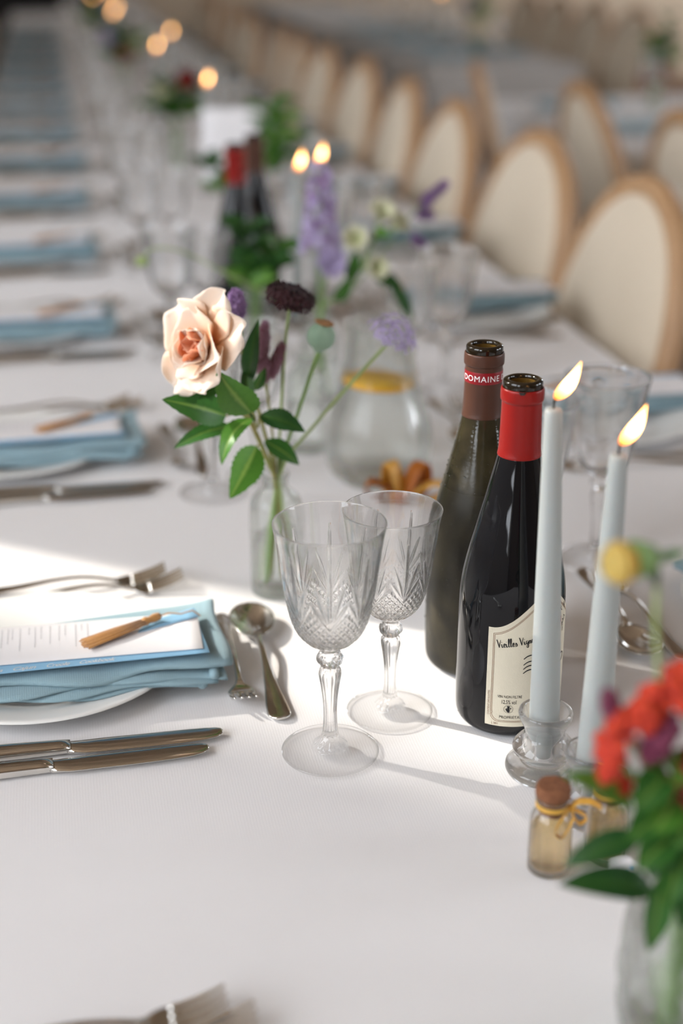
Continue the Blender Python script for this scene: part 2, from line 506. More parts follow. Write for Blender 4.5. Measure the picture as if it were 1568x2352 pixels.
def flame_mat():
    m = bpy.data.materials.new('candle_flame'); m.use_nodes = True
    nt = m.node_tree; nt.nodes.remove(nt.nodes['Principled BSDF'])
    at = nt.nodes.new('ShaderNodeAttribute'); at.attribute_name = 't'
    cr = nt.nodes.new('ShaderNodeValToRGB')
    e = cr.color_ramp.elements
    e[0].position = 0.0; e[0].color = (0.9, 0.22, 0.03, 1)
    e[1].position = 1.0; e[1].color = (1.0, 0.42, 0.10, 1)
    for p, c in ((0.25, (1.0, 0.42, 0.12)), (0.5, (1.0, 0.55, 0.2)), (0.8, (1.0, 0.5, 0.16))):
        k = e.new(p); k.color = (*c, 1)
    nt.links.new(at.outputs['Fac'], cr.inputs['Fac'])
    st = nt.nodes.new('ShaderNodeValToRGB')
    s = st.color_ramp.elements
    s[0].position = 0.0; s[0].color = (0.06, 0.06, 0.06, 1)
    s[1].position = 1.0; s[1].color = (0.3, 0.3, 0.3, 1)
    k = s.new(0.3); k.color = (0.5, 0.5, 0.5, 1)
    k = s.new(0.55); k.color = (1, 1, 1, 1)
    nt.links.new(at.outputs['Fac'], st.inputs['Fac'])
    mu = nt.nodes.new('ShaderNodeMath'); mu.operation = 'MULTIPLY'; mu.inputs[1].default_value = 16.0
    nt.links.new(st.outputs['Color'], mu.inputs[0])
    em = nt.nodes.new('ShaderNodeEmission')
    nt.links.new(cr.outputs['Color'], em.inputs['Color']); nt.links.new(mu.outputs[0], em.inputs['Strength'])
    nt.links.new(em.outputs[0], nt.nodes['Material Output'].inputs['Surface'])
    return m
M['flame'] = flame_mat()

def plank_mat():
    m = mat('brown_floorboards', (0.12, 0.055, 0.025), rough=0.45)
    nt = m.node_tree; b = nt.nodes['Principled BSDF']
    tc = nt.nodes.new('ShaderNodeTexCoord')
    br = nt.nodes.new('ShaderNodeTexBrick')
    br.inputs['Color1'].default_value = (0.15, 0.065, 0.028, 1); br.inputs['Color2'].default_value = (0.10, 0.042, 0.018, 1)
    br.inputs['Mortar'].default_value = (0.03, 0.013, 0.007, 1)
    br.inputs['Scale'].default_value = 1.0; br.inputs['Brick Width'].default_value = 1.8; br.inputs['Row Height'].default_value = 0.14
    br.inputs['Mortar Size'].default_value = 0.004
    nt.links.new(tc.outputs['Object'], br.inputs['Vector'])
    nt.links.new(br.outputs['Color'], b.inputs['Base Color'])
    return m
M['floor'] = plank_mat()
M['plaster'] = mat('tan_plaster', (0.70, 0.57, 0.42), rough=0.9, noise=0.06, nscale=2.5)
M['frontpanel'] = mat('brown_panelling', (0.20, 0.14, 0.095), rough=0.8, noise=0.1, nscale=3)
M['whiteplaster'] = mat('pale_plaster', (0.80, 0.77, 0.72), rough=0.9, noise=0.04, nscale=2.5)
M['ceiling'] = mat('oak_ceiling', (0.56, 0.43, 0.31), rough=0.8, noise=0.15, nscale=5)
M['doordark'] = mat('dark_door', (0.012, 0.011, 0.011), rough=0.6, noise=0.3, nscale=6)
M['stone'] = mat('pale_paving', (0.55, 0.53, 0.50), rough=0.9, noise=0.1, nscale=4)
M['blockerwall'] = mat('sun_blocker_render', (0.55, 0.50, 0.44), rough=0.9, noise=0.1, nscale=4)  # for the unseen wall added to block the sun
M['winframe'] = mat('white_window_frame', (0.8, 0.8, 0.78), rough=0.5, noise=0.03)

# ================================================================= the room
def make_room():
    X0, X1, Y0, Y1, H = -2.6, 8.0, -4.0, 13.0, 4.3
    structure(MB().box((X0 - 0.3, Y0 - 0.3, -0.1), (X1 + 0.3, Y1 + 0.3, 0)).build('floor', M['floor'], smooth=False))
    structure(MB().box((-40, -40, -0.22), (40, 40, -0.12)).build('ground', M['stone'], smooth=False))
    c = structure(MB().box((X0 - 0.3, Y0 - 0.3, H), (X1 + 0.3, Y1 + 0.3, H + 0.12)).build('ceiling', M['ceiling'], smooth=False))
    for i in range(8):
        y = Y0 + 1.2 + i * 2.1
        MB().box((X0, y - 0.09, H - 0.22), (X1, y + 0.09, H)).build('beam', M['ceiling'], c, smooth=False)
    def wall(name, axis, p, th, a0, a1, holes, m):
        mb = MB()
        def piece(b0, b1, z0, z1):
            if b1 - b0 < 1e-4 or z1 - z0 < 1e-4: return
            if axis == 'x': mb.box((min(p, p + th), b0, z0), (max(p, p + th), b1, z1))
            else: mb.box((b0, min(p, p + th), z0), (b1, max(p, p + th), z1))
        cur = a0
        for (h0, h1, z0, z1) in holes:
            piece(cur, h0, 0, H); piece(h0, h1, 0, z0); piece(h0, h1, z1, H); cur = h1
        piece(cur, a1, 0, H)
        return structure(mb.build(name, m, smooth=False))
    LH = [(-3.4, -1.6, 1.3, 4.1), (-1.2, 0.8, 1.3, 4.1), (2.2, 3.32, 1.3, 4.1)]
    wall('wall_left', 'x', X0, -0.3, Y0, Y1, LH, M['whiteplaster'])
    FH = []
    wall('wall_front', 'y', Y0, -0.3, X0, X1, FH, M['frontpanel'])
    RH = [(-3.0, -0.8, 1.0, 4.0), (0.2, 2.4, 1.0, 4.0), (9.6, 12.2, 1.0, 4.0)]  # the farthest opening is added to light the back wall
    wall('wall_right', 'x', X1, 0.3, Y0, Y1, RH, M['whiteplaster'])
    wall('wall_back', 'y', Y1, 0.3, X0, X1, [(-1.9, 0.55, 0.0, 2.4)], M['plaster'])
    structure(MB().box((-1.9, Y1 + 0.12, 0), (0.55, Y1 + 0.2, 2.4)).build('door_1', M['doordark'], smooth=False))
    n = 0
    for axis, p, th, holes in (('x', X0, -0.3, LH), ('y', Y0, -0.3, FH), ('x', X1, 0.3, RH)):
        for (h0, h1, z0, z1) in holes:
            n += 1
            mb = MB()
            q = p + th * 0.7
            def bar(b0, b1, za, zb):
                if axis == 'x': mb.box((q - 0.025, b0, za), (q + 0.025, b1, zb))
                else: mb.box((b0, q - 0.025, za), (b1, q + 0.025, zb))
            bar(h0, h0 + 0.05, z0, z1); bar(h1 - 0.05, h1, z0, z1); bar(h0, h1, z0, z0 + 0.06); bar(h0, h1, z1 - 0.06, z1)
            structure(mb.build('window_%d' % n, M['winframe'], smooth=False))
            # daylight portal in the opening (gives off no light of its own)
            ld = bpy.data.lights.new('window_portal', 'AREA'); ld.shape = 'RECTANGLE'
            ld.size = (h1 - h0); ld.size_y = (z1 - z0); ld.cycles.is_portal = True
            lo = bpy.data.objects.new('window_portal', ld); COL.objects.link(lo)
            mid = (h0 + h1) / 2; zc = (z0 + z1) / 2
            if axis == 'x':
                lo.location = (p + th, mid, zc); d = Vector((-th, 0, 0))
            else:
                lo.location = (mid, p + th, zc); d = Vector((0, -th, 0))
            lo.rotation_euler = d.to_track_quat('-Z', 'Z').to_euler()
    # unseen tall wall, added to block the sun except past its edge
    structure(MB().box((-34, 10.0, -0.12), (-12.91, 10.1, 18)).build('wall_sun_blocker', M['blockerwall'], smooth=False))
make_room()

# ================================================================= tables
def make_table(x0, x1, y0, y1, drop, tl, cl, fold=0.012, step=0.06, cm='cloth'):
    t = thing('banquet_table', tl, 'table', ((x0 + x1) / 2, (y0 + y1) / 2, 0), 0, 'banquet tables')
    hx, hy = (x1 - x0) / 2, (y1 - y0) / 2
    MB().box((-hx + 0.006, -hy + 0.006, T - 0.032), (hx - 0.006, hy - 0.006, T - 0.003)).build('tabletop', M['darkwood'], t, smooth=False)
    n = max(2, int((y1 - y0) / 1.8) + 1)
    leg = MB().lathe([(0, 0.018), (0.02, 0.02), (T - 0.032, 0.022)], 10, True, True).mesh('leg', M['darkwood'])
    for i in range(n):
        y = -hy + 0.25 + (2 * hy - 0.5) * i / (n - 1)
        for s in (-1, 1):
            put(leg, 'leg', t, (s * (hx - 0.34), y, 0))
    mb = MB()
    ny = max(4, int((y1 - y0) / step)); nx = max(4, int((x1 - x0) / step))
    def top(u, v):
        x = x0 + (x1 - x0) * u; y = y0 + (y1 - y0) * v
        return (x, y, T - 0.0006)
    mb.grid(top, nx, ny)
    # skirt with soft folds
    loop = []
    for i in range(nx): loop.append((x0 + (x1 - x0) * i / nx, y0, 0, -1))
    for j in range(ny): loop.append((x1, y0 + (y1 - y0) * j / ny, 1, 0))
    for i in range(nx): loop.append((x1 - (x1 - x0) * i / nx, y1, 0, 1))
    for j in range(ny): loop.append((x0, y1 - (y1 - y0) * j / ny, -1, 0))
    rows = [(0.0, 0.0), (0.003, 0.004), (0.012, 0.006)] + [(drop * k / 6, 0.006) for k in range(1, 7)]
    vs = []; L = len(loop)
    for d, o in rows:
        for k, (x, y, nx_, ny_) in enumerate(loop):
            a = fold * min(1, d / 0.2) * (sin(k * 0.9) + 0.6 * sin(k * 0.37 + 1) + 0.4)
            vs.append((x + nx_ * (o + a), y + ny_ * (o + a), T - 0.0006 - d))
    fs = []
    for r in range(len(rows) - 1):
        for k in range(L):
            k2 = (k + 1) % L
            fs.append((r * L + k, (r + 1) * L + k, (r + 1) * L + k2, r * L + k2))
    mb.add(vs, fs)
    o = mb.build('tablecloth', M[cm])
    return tag(o, cl, 'tablecloth', 'white tablecloths')

TX0, TX1 = -0.205, 0.765
cloth_main = make_table(TX0, TX1, -0.9, 10.6, 0.22, 'long banquet table under the white cloth in the foreground', 'white tablecloth on the long table in the foreground', 0.006)
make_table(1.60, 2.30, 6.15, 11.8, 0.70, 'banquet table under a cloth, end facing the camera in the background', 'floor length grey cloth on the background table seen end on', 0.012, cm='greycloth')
make_table(1.52, 2.46, 1.7, 5.0, 0.23, 'banquet table at the right edge behind the empty chairs', 'short white cloth on the table at the right edge', 0.008)

# ================================================================= chairs
def make_chair(label):
    t = thing('oval_back_chair', label, 'chair', (0, 0, 0), 0, 'oval back chairs')
    sx, sy = 0.235, 0.245
    def seat_fn(a, z, r, k):
        ca, sa = abs(cos(a)), abs(sin(a))
        return r * (1.0 / ((ca ** 5 + sa ** 5) ** 0.2))
    MB().lathe([(0.435, 0.2), (0.437, 0.232), (0.455, 0.238), (0.478, 0.232), (0.490, 0.20), (0.497, 0.1), (0.498, 0.004)], 40, True, True, seat_fn).build('seat', M['linen'], t)
    MB().lathe([(0.375, 0.215), (0.372, 0.232), (0.434, 0.238), (0.435, 0.20)], 40, True, True, seat_fn).build('apron', M['wood'], t)
    for s in (-1, 1):
        MB().lathe([(0, 0.011), (0.02, 0.013), (0.30, 0.022), (0.35, 0.026), (0.385, 0.026)], 12, True, True, center=(0.195, s * 0.195, 0)).build('leg', M['wood'], t)
        MB().tube([(-0.30, s * 0.19, 0), (-0.25, s * 0.19, 0.18), (-0.21, s * 0.19, 0.36), (-0.215, s * 0.17, 0.46), (-0.232, s * 0.145, 0.52)], [0.012, 0.016, 0.02, 0.019, 0.015], 10).build('leg', M['wood'], t)
    tilt = radians(13)
    c = Vector((-0.262, 0, 0.685))
    ex = Vector((-sin(tilt), 0, cos(tilt))); nrm = Vector((cos(tilt), 0, sin(tilt)))
    A, B = 0.228, 0.252
    secs = []
    mb = MB(); seg = 56; cs = 10; vs = []
    for i in range(seg):
        a = 2 * pi * i / seg
        rad = Vector((0, cos(a), 0)) + ex * sin(a)
        p = c + Vector((0, A * cos(a), 0)) + ex * (B * sin(a))
        for k in range(cs):
            b = 2 * pi * k / cs
            vs.append(p + rad * (0.021 * cos(b)) + nrm * (0.019 * sin(b)))
    fs = []
    for i in range(seg):
        for k in range(cs):
            i2 = (i + 1) % seg; k2 = (k + 1) % cs
            fs.append((i * cs + k, i2 * cs + k, i2 * cs + k2, i * cs + k2))
    mb.add(vs, fs).build('back_frame', M['wood'], t)
    mb = MB()
    prof = [(0.012, 1.0), (0.020, 0.93), (0.028, 0.78), (0.033, 0.5), (0.035, 0.2), (0.0355, 0.01)]
    for s in (1, -1):
        vs = []
        for d, r in prof:
            for i in range(40):
                a = 2 * pi * i / 40
                vs.append(c + Vector((0, (A - 0.012) * r * cos(a), 0)) + ex * ((B - 0.012) * r * sin(a)) + nrm * d * s * (1 if s > 0 else 0.7))
        fs = []
        for k in range(len(prof) - 1):
            for i in range(40):
                j = (i + 1) % 40
                f = (k * 40 + i, k * 40 + j, (k + 1) * 40 + j, (k + 1) * 40 + i)
                fs.append(f if s > 0 else tuple(reversed(f)))
        mb.add(vs, fs)
    mb.build('back_cushion', M['linen'], t)
    MB().tube([c + Vector((0, -0.075, 0)) - ex * 0.262, c - ex * 0.285, c + Vector((0, 0.075, 0)) - ex * 0.262], 0.016, 8).build('back_rail', M['wood'], t)
    return t

chair0 = make_chair('')
_used = {}
def place(key, proto, loc, rotz, label, scale=1.0):
    """the first placement moves the prototype itself, later ones copy it with its parts"""
    if key not in _used:
        _used[key] = proto
        proto.location = loc; proto.rotation_euler = (0, 0, rotz); proto['label'] = label
        proto.scale = (scale, scale, scale)
        return proto
    return dup(proto, loc, rotz, label, scale)

for k in range(15):
    y = 2.12 + 0.535 * k
    if k == 13: break
    place('chair', chair0, (0.600 + 0.012 * sin(k * 2.1), y + 0.02 * sin(k * 3.3), 0), pi + 0.05 * sin(k * 1.7),
          'cream oval back chair, %s from the camera along the right of the long table' % ORD[k + 1])
for k in range(12):
    place('chair', chair0, (-0.05, 3.2 + 0.535 * k, 0), 0.03 * sin(k * 2.3), 'oval back chair along the far left edge of the long table, %s from the camera' % ORD[k + 1])
for k, (x, y, r) in enumerate([(1.65, 2.93, 0.0), (1.635, 3.52, -0.04), (1.53, 4.05, -0.28)]):
    place('chair', chair0, (x, y, 0), r, ['cream oval back chair cut by the right edge of the photo, back turned',
          'cream oval back chair with back turned, between the two right hand tables', 'oval back chair seen nearly edge on before the grey cloth'][k])
for k in range(4):
    place('chair', chair0, (2.44 + 0.02 * k, 6.65 + 0.60 * k, 0), pi + 0.1, 'distant oval back chair on the right of the end on table, %s from the camera' % ORD[k + 1])

# ================================================================= tableware
def make_plate():
    prof = [(0.004, 0.0008), (0.0038, 0.045), (0.004, 0.066), (0.0065, 0.074), (0.0105, 0.088), (0.0145, 0.108), (0.0152, 0.1128), (0.0146, 0.1148),
            (0.0128, 0.1142), (0.0085, 0.095), (0.003, 0.074), (0.0, 0.068), (0.0, 0.062), (0.0015, 0.058), (0.0015, 0.001)]
    prof = crom(prof, 3)
    prof = [(max(0, z), max(0.0006, r)) for z, r in prof]
    prof.reverse()
    return tag(MB().lathe(prof, 96, True, True).build('dinner_plate', M['porcelain']), '', 'plate', 'dinner plates')

def make_napkin():
    """folded linen napkin: four stacked folds whose right end hangs past the plate"""
    t = thing('folded_napkin', '', 'napkin', (0, 0, 0), 0, 'blue napkins')
    def sheet(x0, x1, y0, y1, z, droop, ph, flare=0.0, pinch=0.0):
        def fn(u, v):
            x = x0 + (x1 - x0) * u
            y = y0 + (y1 - y0) * v
            y += v * (-0.030 * max(0, 1 - u / 0.9))
            y += (1 - v) * (0.004 * sin(u * 7 + ph) + 0.003 * sin(u * 17 + ph * 2))
            x += 0.003 * sin(v * 5 + ph) * (u > 0.5)
            zz = z + 0.0012 * sin(u * 9 + ph) * (1 - v)
            zz -= droop * max(0, (u - 0.72) / 0.28) ** 2
            e = max(0, (0.16 - v) / 0.16)
            zz -= 0.0026 * e * e
            zz -= pinch * exp(-((u - 0.62) / 0.10) ** 2) * max(0, 1 - v * 2.4)
            zz += flare * max(0, (u - 0.86) / 0.14) ** 2 * v ** 2
            return (x, y, zz)
        return fn
    spec = [(-0.105, 0.128, -0.079, 0.030, 0.0165, 0.0025, 0.3, 0, 0), (-0.108, 0.135, -0.082, 0.031, 0.0198, 0.0035, 1.1, 0, 0),
            (-0.110, 0.143, -0.081, 0.032, 0.0235, 0.0035, 2.3, 0.002, 0.001), (-0.110, 0.147, -0.074, 0.029, 0.0300, 0.002, 0.9, 0.006, 0.0045)]
    for i, (x0, x1, y0, y1, z, dr, ph, fl, pi_) in enumerate(spec):
        MB().slab(sheet(x0, x1, y0, y1, z, dr, ph, fl, pi_), 48, 20, 0.0030 if i < 3 else 0.0050).build('napkin_fold', M['napkin'], t)
    # the rolled end of the lowest folds, bulging past the plate edge
    for z, r, x in ((0.0205, 0.0040, 0.138), (0.0125, 0.0036, 0.128)):
        pts = [(x - 0.006 * abs(v - 0.4), -0.080 + 0.105 * v, z - 0.001 * sin(v * 5)) for v in [k / 10 for k in range(11)]]
        MB().tube(pts, [r * (0.75 + 0.35 * sin(2.2 * k / 10 + 0.6)) for k in range(11)], 12, 0.9).build('napkin_roll', M['napkin'], t)
    return t

def make_menu():
    t = thing('menu_card', '', 'menu', (0, 0, 0), 0, 'menus with tassels')
    z0 = 0.0352
    def quad(c, dz):
        (ax, ay), (bx, by), (cx, cy), (dx, dy) = c
        def fn(u, v):
            x = (ax * (1 - u) + bx * u) * (1 - v) + (dx * (1 - u) + cx * u) * v
            y = (ay * (1 - u) + by * u) * (1 - v) + (dy * (1 - u) + cy * u) * v
            return (x, y, z0 + dz + 0.0028 * u * u + 0.0012 * (1 - v) * sin(u * 3.1))
        return fn
    MB().slab(quad(((-0.115, -0.0735), (0.1330, -0.0725), (0.1285, -0.008), (-0.115, 0.006)), 0), 24, 6, 0.0007).build('blue_sheet', M['bluecard'], t)
    ws = quad(((-0.112, -0.0580), (0.1285, -0.0670), (0.1300, -0.0015), (-0.112, 0.010)), 0.0011)
    MB().slab(ws, 24, 6, 0.0006).build('white_sheet', M['paper'], t)
    # printed lines run across the sheet towards the diner
    mb = MB()
    rng = random.Random(3)
    for i, u in enumerate([0.16, 0.185, 0.21, 0.235, 0.25, 0.275, 0.295, 0.315, 0.34, 0.36, 0.375, 0.40, 0.43, 0.45, 0.47, 0.50, 0.53, 0.55, 0.585, 0.605, 0.625]):
        ln = [0.35, 0.5, 0.42, 0.30, 0.62, 0.2, 0.55][i % 7]
        v = 0.93
        while v > 0.93 - ln:
            w = rng.uniform(0.02, 0.055)
            a, b = v, max(v - w, 0.93 - ln)
            p = [Vector(ws(u - 0.0015, a)), Vector(ws(u + 0.0015, a)), Vector(ws(u + 0.0015, b)), Vector(ws(u - 0.0015, b))]
            mb.add([q + Vector((0, 0, 0.0005)) for q in p], [(0, 1, 2, 3)])
            v = b - 0.012
    mb.build('printed_lines', M['ink_grey'], t)
    # script along the blue margin
    bs = quad(((-0.115, -0.0735), (0.1330, -0.0725), (0.1285, -0.008), (-0.115, 0.006)), 0)
    mb = MB()
    for word, x, wd in (('a', -0.0315, 0.0035), ('Cajun', -0.0215, 0.0190), ('Creole', 0.0045, 0.0190), ('Cookbook', 0.0300, 0.0290)):
        vs, fs = text_geo(word, 1.0, 0.45, 0.92)
        wx = max(v[0] for v in vs)
        vs = [(a * wd / wx, b * 0.0100, 0) for a, b, _ in vs]
        out = []
        for (px, py, _) in vs:
            X = x + px; u = (X + 0.115) / 0.2485
            z = bs(u, 0.05)[2]
            out.append((X, -0.0712 + py * 0.75, z + 0.00055))
        mb.add(out, fs)
    mb.build('script_lettering', M['ink_white'], t)
    # name tag and tassel
    tagfn = quad(((0.066, -0.034), (0.131, -0.0115), (0.1285, 0.0045), (0.060, -0.0175)), 0.0024)
    tg = MB().slab(tagfn, 8, 3, 0.0006).build('name_tag', M['bluecard'], t)
    vs, fs = text_geo('Cajun', 0.009, 0.4)
    c, s = cos(radians(19)), sin(radians(19))
    mb = MB()
    mb.add([(0.072 + px * c - py * s * 0.8, -0.0262 + px * s + py * c * 0.8, z0 + 0.0045 + 0.0004 * 3) for px, py, _ in vs], fs)
    mb.build('tag_lettering', M['ink_white'], tg)
    e, hd = Vector((0.036, -0.046, 0.0415)), Vector((0.098, -0.0125, 0.0440))
    d = (hd - e); L = d.length; d.normalize()
    side = d.cross(Vector((0, 0, 1))).normalized()
    sk = MB()
    rng = random.Random(5)
    for i in range(70):
        a = rng.uniform(0, 2 * pi); rr = sqrt(rng.random())
        o0 = side * (0.0078 * rr * cos(a)) + Vector((0, 0, 0.0026 * rr * sin(a)))
        o1 = side * (0.0040 * rr * cos(a)) + Vector((0, 0, 0.0026 * rr * sin(a)))
        j = rng.uniform(-0.0012, 0.0012)
        sk.tube([e + o0 + d * j, e + d * L * 0.45 + o0 * 0.85, e + d * L * 0.80 + o1], [0.00055, 0.0006, 0.0005], 5)
    ts = sk.build('tassel_skirt', M['tassel'], t)
    MB().tube([e + d * L * 0.76, e + d * L * 0.80, e + d * L * 0.83, e + d * L * 0.86, e + d * L * 0.93, hd, hd + d * 0.002],
              [0.0030, 0.0037, 0.0036, 0.0028, 0.0038, 0.0034, 0.0012], 12).build('tassel_knot', M['tassel'], t)
    MB().tube([hd, hd + Vector((0.008, 0.002, 0.0012)), hd + Vector((0.018, 0.0005, 0.0002)), hd + Vector((0.028, 0.003, 0.0012)), hd + Vector((0.034, -0.002, -0.002))], 0.0006, 6).build('cord', M['tassel'], t)
    return t

def make_knife():
    t = thing('table_knife', '', 'knife', (0, 0, 0), 0, 'steel table knives')   # tip at the origin, handle towards -x
    secs = []
    for x, y0, y1, th in ((-0.0002, 0.0012, 0.0050, 0.0006), (-0.0016, -0.0018, 0.0074, 0.0008), (-0.0050, -0.0046, 0.0090, 0.0009), (-0.013, -0.0072, 0.0099, 0.0010), (-0.030, -0.0088, 0.0103, 0.0012),
                          (-0.060, -0.0095, 0.0100, 0.0014), (-0.090, -0.0095, 0.0098, 0.0016), (-0.104, -0.0092, 0.0092, 0.0019), (-0.112, -0.0075, 0.0082, 0.0026), (-0.117, -0.0062, 0.0072, 0.0034)):
        secs.append(((x, (y0 + y1) / 2, 0.0042), (0, (y1 - y0) / 2, 0), (0, 0, th)))
    MB().loft(secs, 16, 2.2).build('blade', M['steel'], t)
    secs = []
    for x, w, th in ((-0.115, 0.0064, 0.0034), (-0.124, 0.0062, 0.0042), (-0.150, 0.0068, 0.0046), (-0.190, 0.0082, 0.0050), (-0.215, 0.0094, 0.0052), (-0.226, 0.0090, 0.0050), (-0.231, 0.0066, 0.0034)):
        secs.append(((x, 0.0005, 0.0054), (0, w, 0), (0, 0, th)))
    MB().loft(secs, 20, 3.2).build('handle', M['steel'], t)
    return t

def make_fork(name, L=0.2, W=0.0125, lift=0.019):
    """tines at the origin pointing +x, handle towards -x; tips lifted"""
    t = thing(name, '', 'fork', (0, 0, 0), 0, 'steel forks')
    k = L / 0.2
    prof = [(-0.045, 0.0042, 0.0035), (-0.052, 0.003, 0.006), (-0.062, 0.0026, 0.0085), (-0.080, 0.0026, 0.0108), (-0.105, 0.0036, 0.0092), (-0.140, 0.0056, 0.0046), (-0.175, 0.0082, 0.0030), (-0.192, 0.0086, 0.0028), (-0.1985, 0.0062, 0.0026), (-0.2, 0.003, 0.0026)]
    secs = [((x * k, 0, z), (0, w * k, 0), (0, 0, 0.0013 if w < 0.006 else 0.0011)) for x, w, z in crom(prof, 3)]
    MB().loft(secs, 14, 2.6).build('handle', M['steel'], t)
    pal = [(-0.030, 1.0, 0.0036), (-0.034, 1.0, 0.0028), (-0.038, 0.93, 0.0026), (-0.042, 0.70, 0.003), (-0.046, 0.38, 0.0042), (-0.050, 0.26, 0.0058)]
    secs = [((x * k, 0, z), (0, W * w, 0), (0, 0, 0.0009)) for x, w, z in crom(pal, 3)]
    MB().loft(secs, 18, 3.0).build('head', M['steel'], t)
    for i in range(4):
        y = W * (-0.79 + 1.58 * i / 3)
        pts = [(-0.0315 * k, y, 0.0034), (-0.022 * k, y, 0.0052), (-0.012 * k, y, 0.0084), (-0.004 * k, y * 0.98, 0.0122), (0, y * 0.97, lift)]
        pts = crom(pts, 3)
        n = len(pts)
        MB().tube(pts, [W * (0.185 - 0.09 * (q / (n - 1)) ** 2) for q in range(n)], 8, 0.8).build('tine', M['steel'], t)
    return t

def make_spoon():
    """bowl centre at the origin, handle towards -x"""
    t = thing('dessert_spoon', '', 'spoon', (0, 0, 0), 0, 'dessert spoons')
    a0, b0, dep = 0.031, 0.0195, 0.0085
    mb = MB(); n = 40; rings = 12; vs = []
    def pt(r, a, off):
        x = a0 * r * cos(a); y = b0 * r * sin(a) * (1 + 0.10 * cos(a))
        z = 0.0105 - dep * (1 - r ** 2.2) + 0.0012 * cos(a) * r
        return (x, y, z - off * (1 if r < 0.999 else 0.6))
    for off in (0, 0.0013):
        for j in range(rings + 1):
            r = max(0.01, j / rings)
            for i in range(n): vs.append(pt(r, 2 * pi * i / n, off))
    fs = []; S = (rings + 1) * n
    for j in range(rings):
        for i in range(n):
            i2 = (i + 1) % n
            f = (j * n + i, (j + 1) * n + i, (j + 1) * n + i2, j * n + i2)
            fs.append(f); fs.append(tuple(S + q for q in reversed(f)))
    for i in range(n):
        i2 = (i + 1) % n
        fs.append((rings * n + i, S + rings * n + i, S + rings * n + i2, rings * n + i2))
    fs.append(tuple(range(n))); fs.append(tuple(S + q for q in reversed(range(n))))
    mb.add(vs, fs).build('bowl', M['steel'], t)
    prof = [(-0.0285, 0.0052, 0.0085), (-0.033, 0.0036, 0.0095), (-0.040, 0.0028, 0.0112), (-0.055, 0.0026, 0.0118), (-0.080, 0.0034, 0.0092), (-0.110, 0.0056, 0.0046), (-0.138, 0.0088, 0.0028), (-0.152, 0.0094, 0.0028), (-0.158, 0.0070, 0.0028), (-0.160, 0.003, 0.0028)]
    secs = [((x, 0, z), (0, w, 0), (0, 0, 0.0016)) for x, w, z in crom(prof, 3)]
    MB().loft(secs, 16, 2.2).build('handle', M['steel'], t)
    return t

# ---- cut crystal goblet -------------------------------------------------
def crystal_cut(a, h):
    """depth of the cuts at angle a and height h"""
    n = 8
    s = (((a * n / (2 * pi)) % 1.0) - 0.5) * 0.0245
    d = 0.0
    h0 = 0.1165
    for ang, ln, w0 in ((0, 0.054, 0.00175), (15, 0.036, 0.0014), (-15, 0.036, 0.0014), (30, 0.025, 0.0012), (-30, 0.025, 0.0012)):
        q = radians(ang)
        al = s * sin(q) + (h - h0) * cos(q)
        pe = s * cos(q) - (h - h0) * sin(q)
        if 0 < al < ln:
            w = w0 * (sin(pi * (al / ln) ** 0.7)) ** 0.7 + 1e-6
            d = max(d, (1 - abs(pe) / w) * 0.0014)
    top = 0.1135 + abs(s) * 1.35
    if 0.0955 < h < top:
        p = 0.0061
        for sg in (1, -1):
            fr = ((s + sg * (h - 0.1135)) / p) % 1.0
            g = 1 - abs(fr - 0.5) * 2 * 1.0
            d = max(d, (1 - abs((fr if fr < 0.5 else 1 - fr)) / 0.26) * 0.0012)
    if h < 0.1:
        st = abs(((a * 16 / (2 * pi)) % 1.0) - 0.5)
        d = max(d, (1 - st / 0.3) * 0.0007 * max(0, min(1, (h - 0.0885) / 0.004)))
    return max(0.0, d)

def goblet_profiles():
    foot = [(0.0, 0.0004), (0.0, 0.030), (0.0004, 0.0352), (0.0016, 0.0367), (0.0028, 0.0358), (0.0032, 0.032), (0.0036, 0.022), (0.0044, 0.0138)]
    stem = [(0.0044, 0.0138), (0.0062, 0.0136), (0.0086, 0.0126), (0.0115, 0.0095), (0.0150, 0.0068), (0.022, 0.0055), (0.034, 0.0050), (0.046, 0.0056), (0.058, 0.0071), (0.066, 0.0084),
            (0.0705, 0.0080), (0.0728, 0.0064), (0.0742, 0.0070), (0.0770, 0.0094), (0.0800, 0.0101), (0.0828, 0.0092), (0.0848, 0.0070), (0.0866, 0.0066), (0.0885, 0.0078)]
    outer = [(0.0885, 0.0078), (0.0905, 0.0110), (0.0945, 0.0172), (0.1005, 0.0228), (0.108, 0.0268), (0.117, 0.0296), (0.130, 0.0322), (0.145, 0.0344), (0.158, 0.0361), (0.170, 0.0377), (0.179, 0.0391), (0.1858, 0.0406)]
    lip = [(0.18640, 0.04065), (0.18675, 0.04055), (0.18695, 0.04030), (0.18700, 0.04000), (0.18685, 0.03972), (0.18640, 0.03955)]
    inner = [(0.179, 0.0379), (0.170, 0.0364), (0.158, 0.0346), (0.145, 0.0327), (0.130, 0.0301), (0.117, 0.0271), (0.108, 0.0240), (0.1015, 0.0198), (0.0975, 0.0145), (0.0953, 0.008), (0.0948, 0.0006)]
    return foot, stem, outer, lip, inner

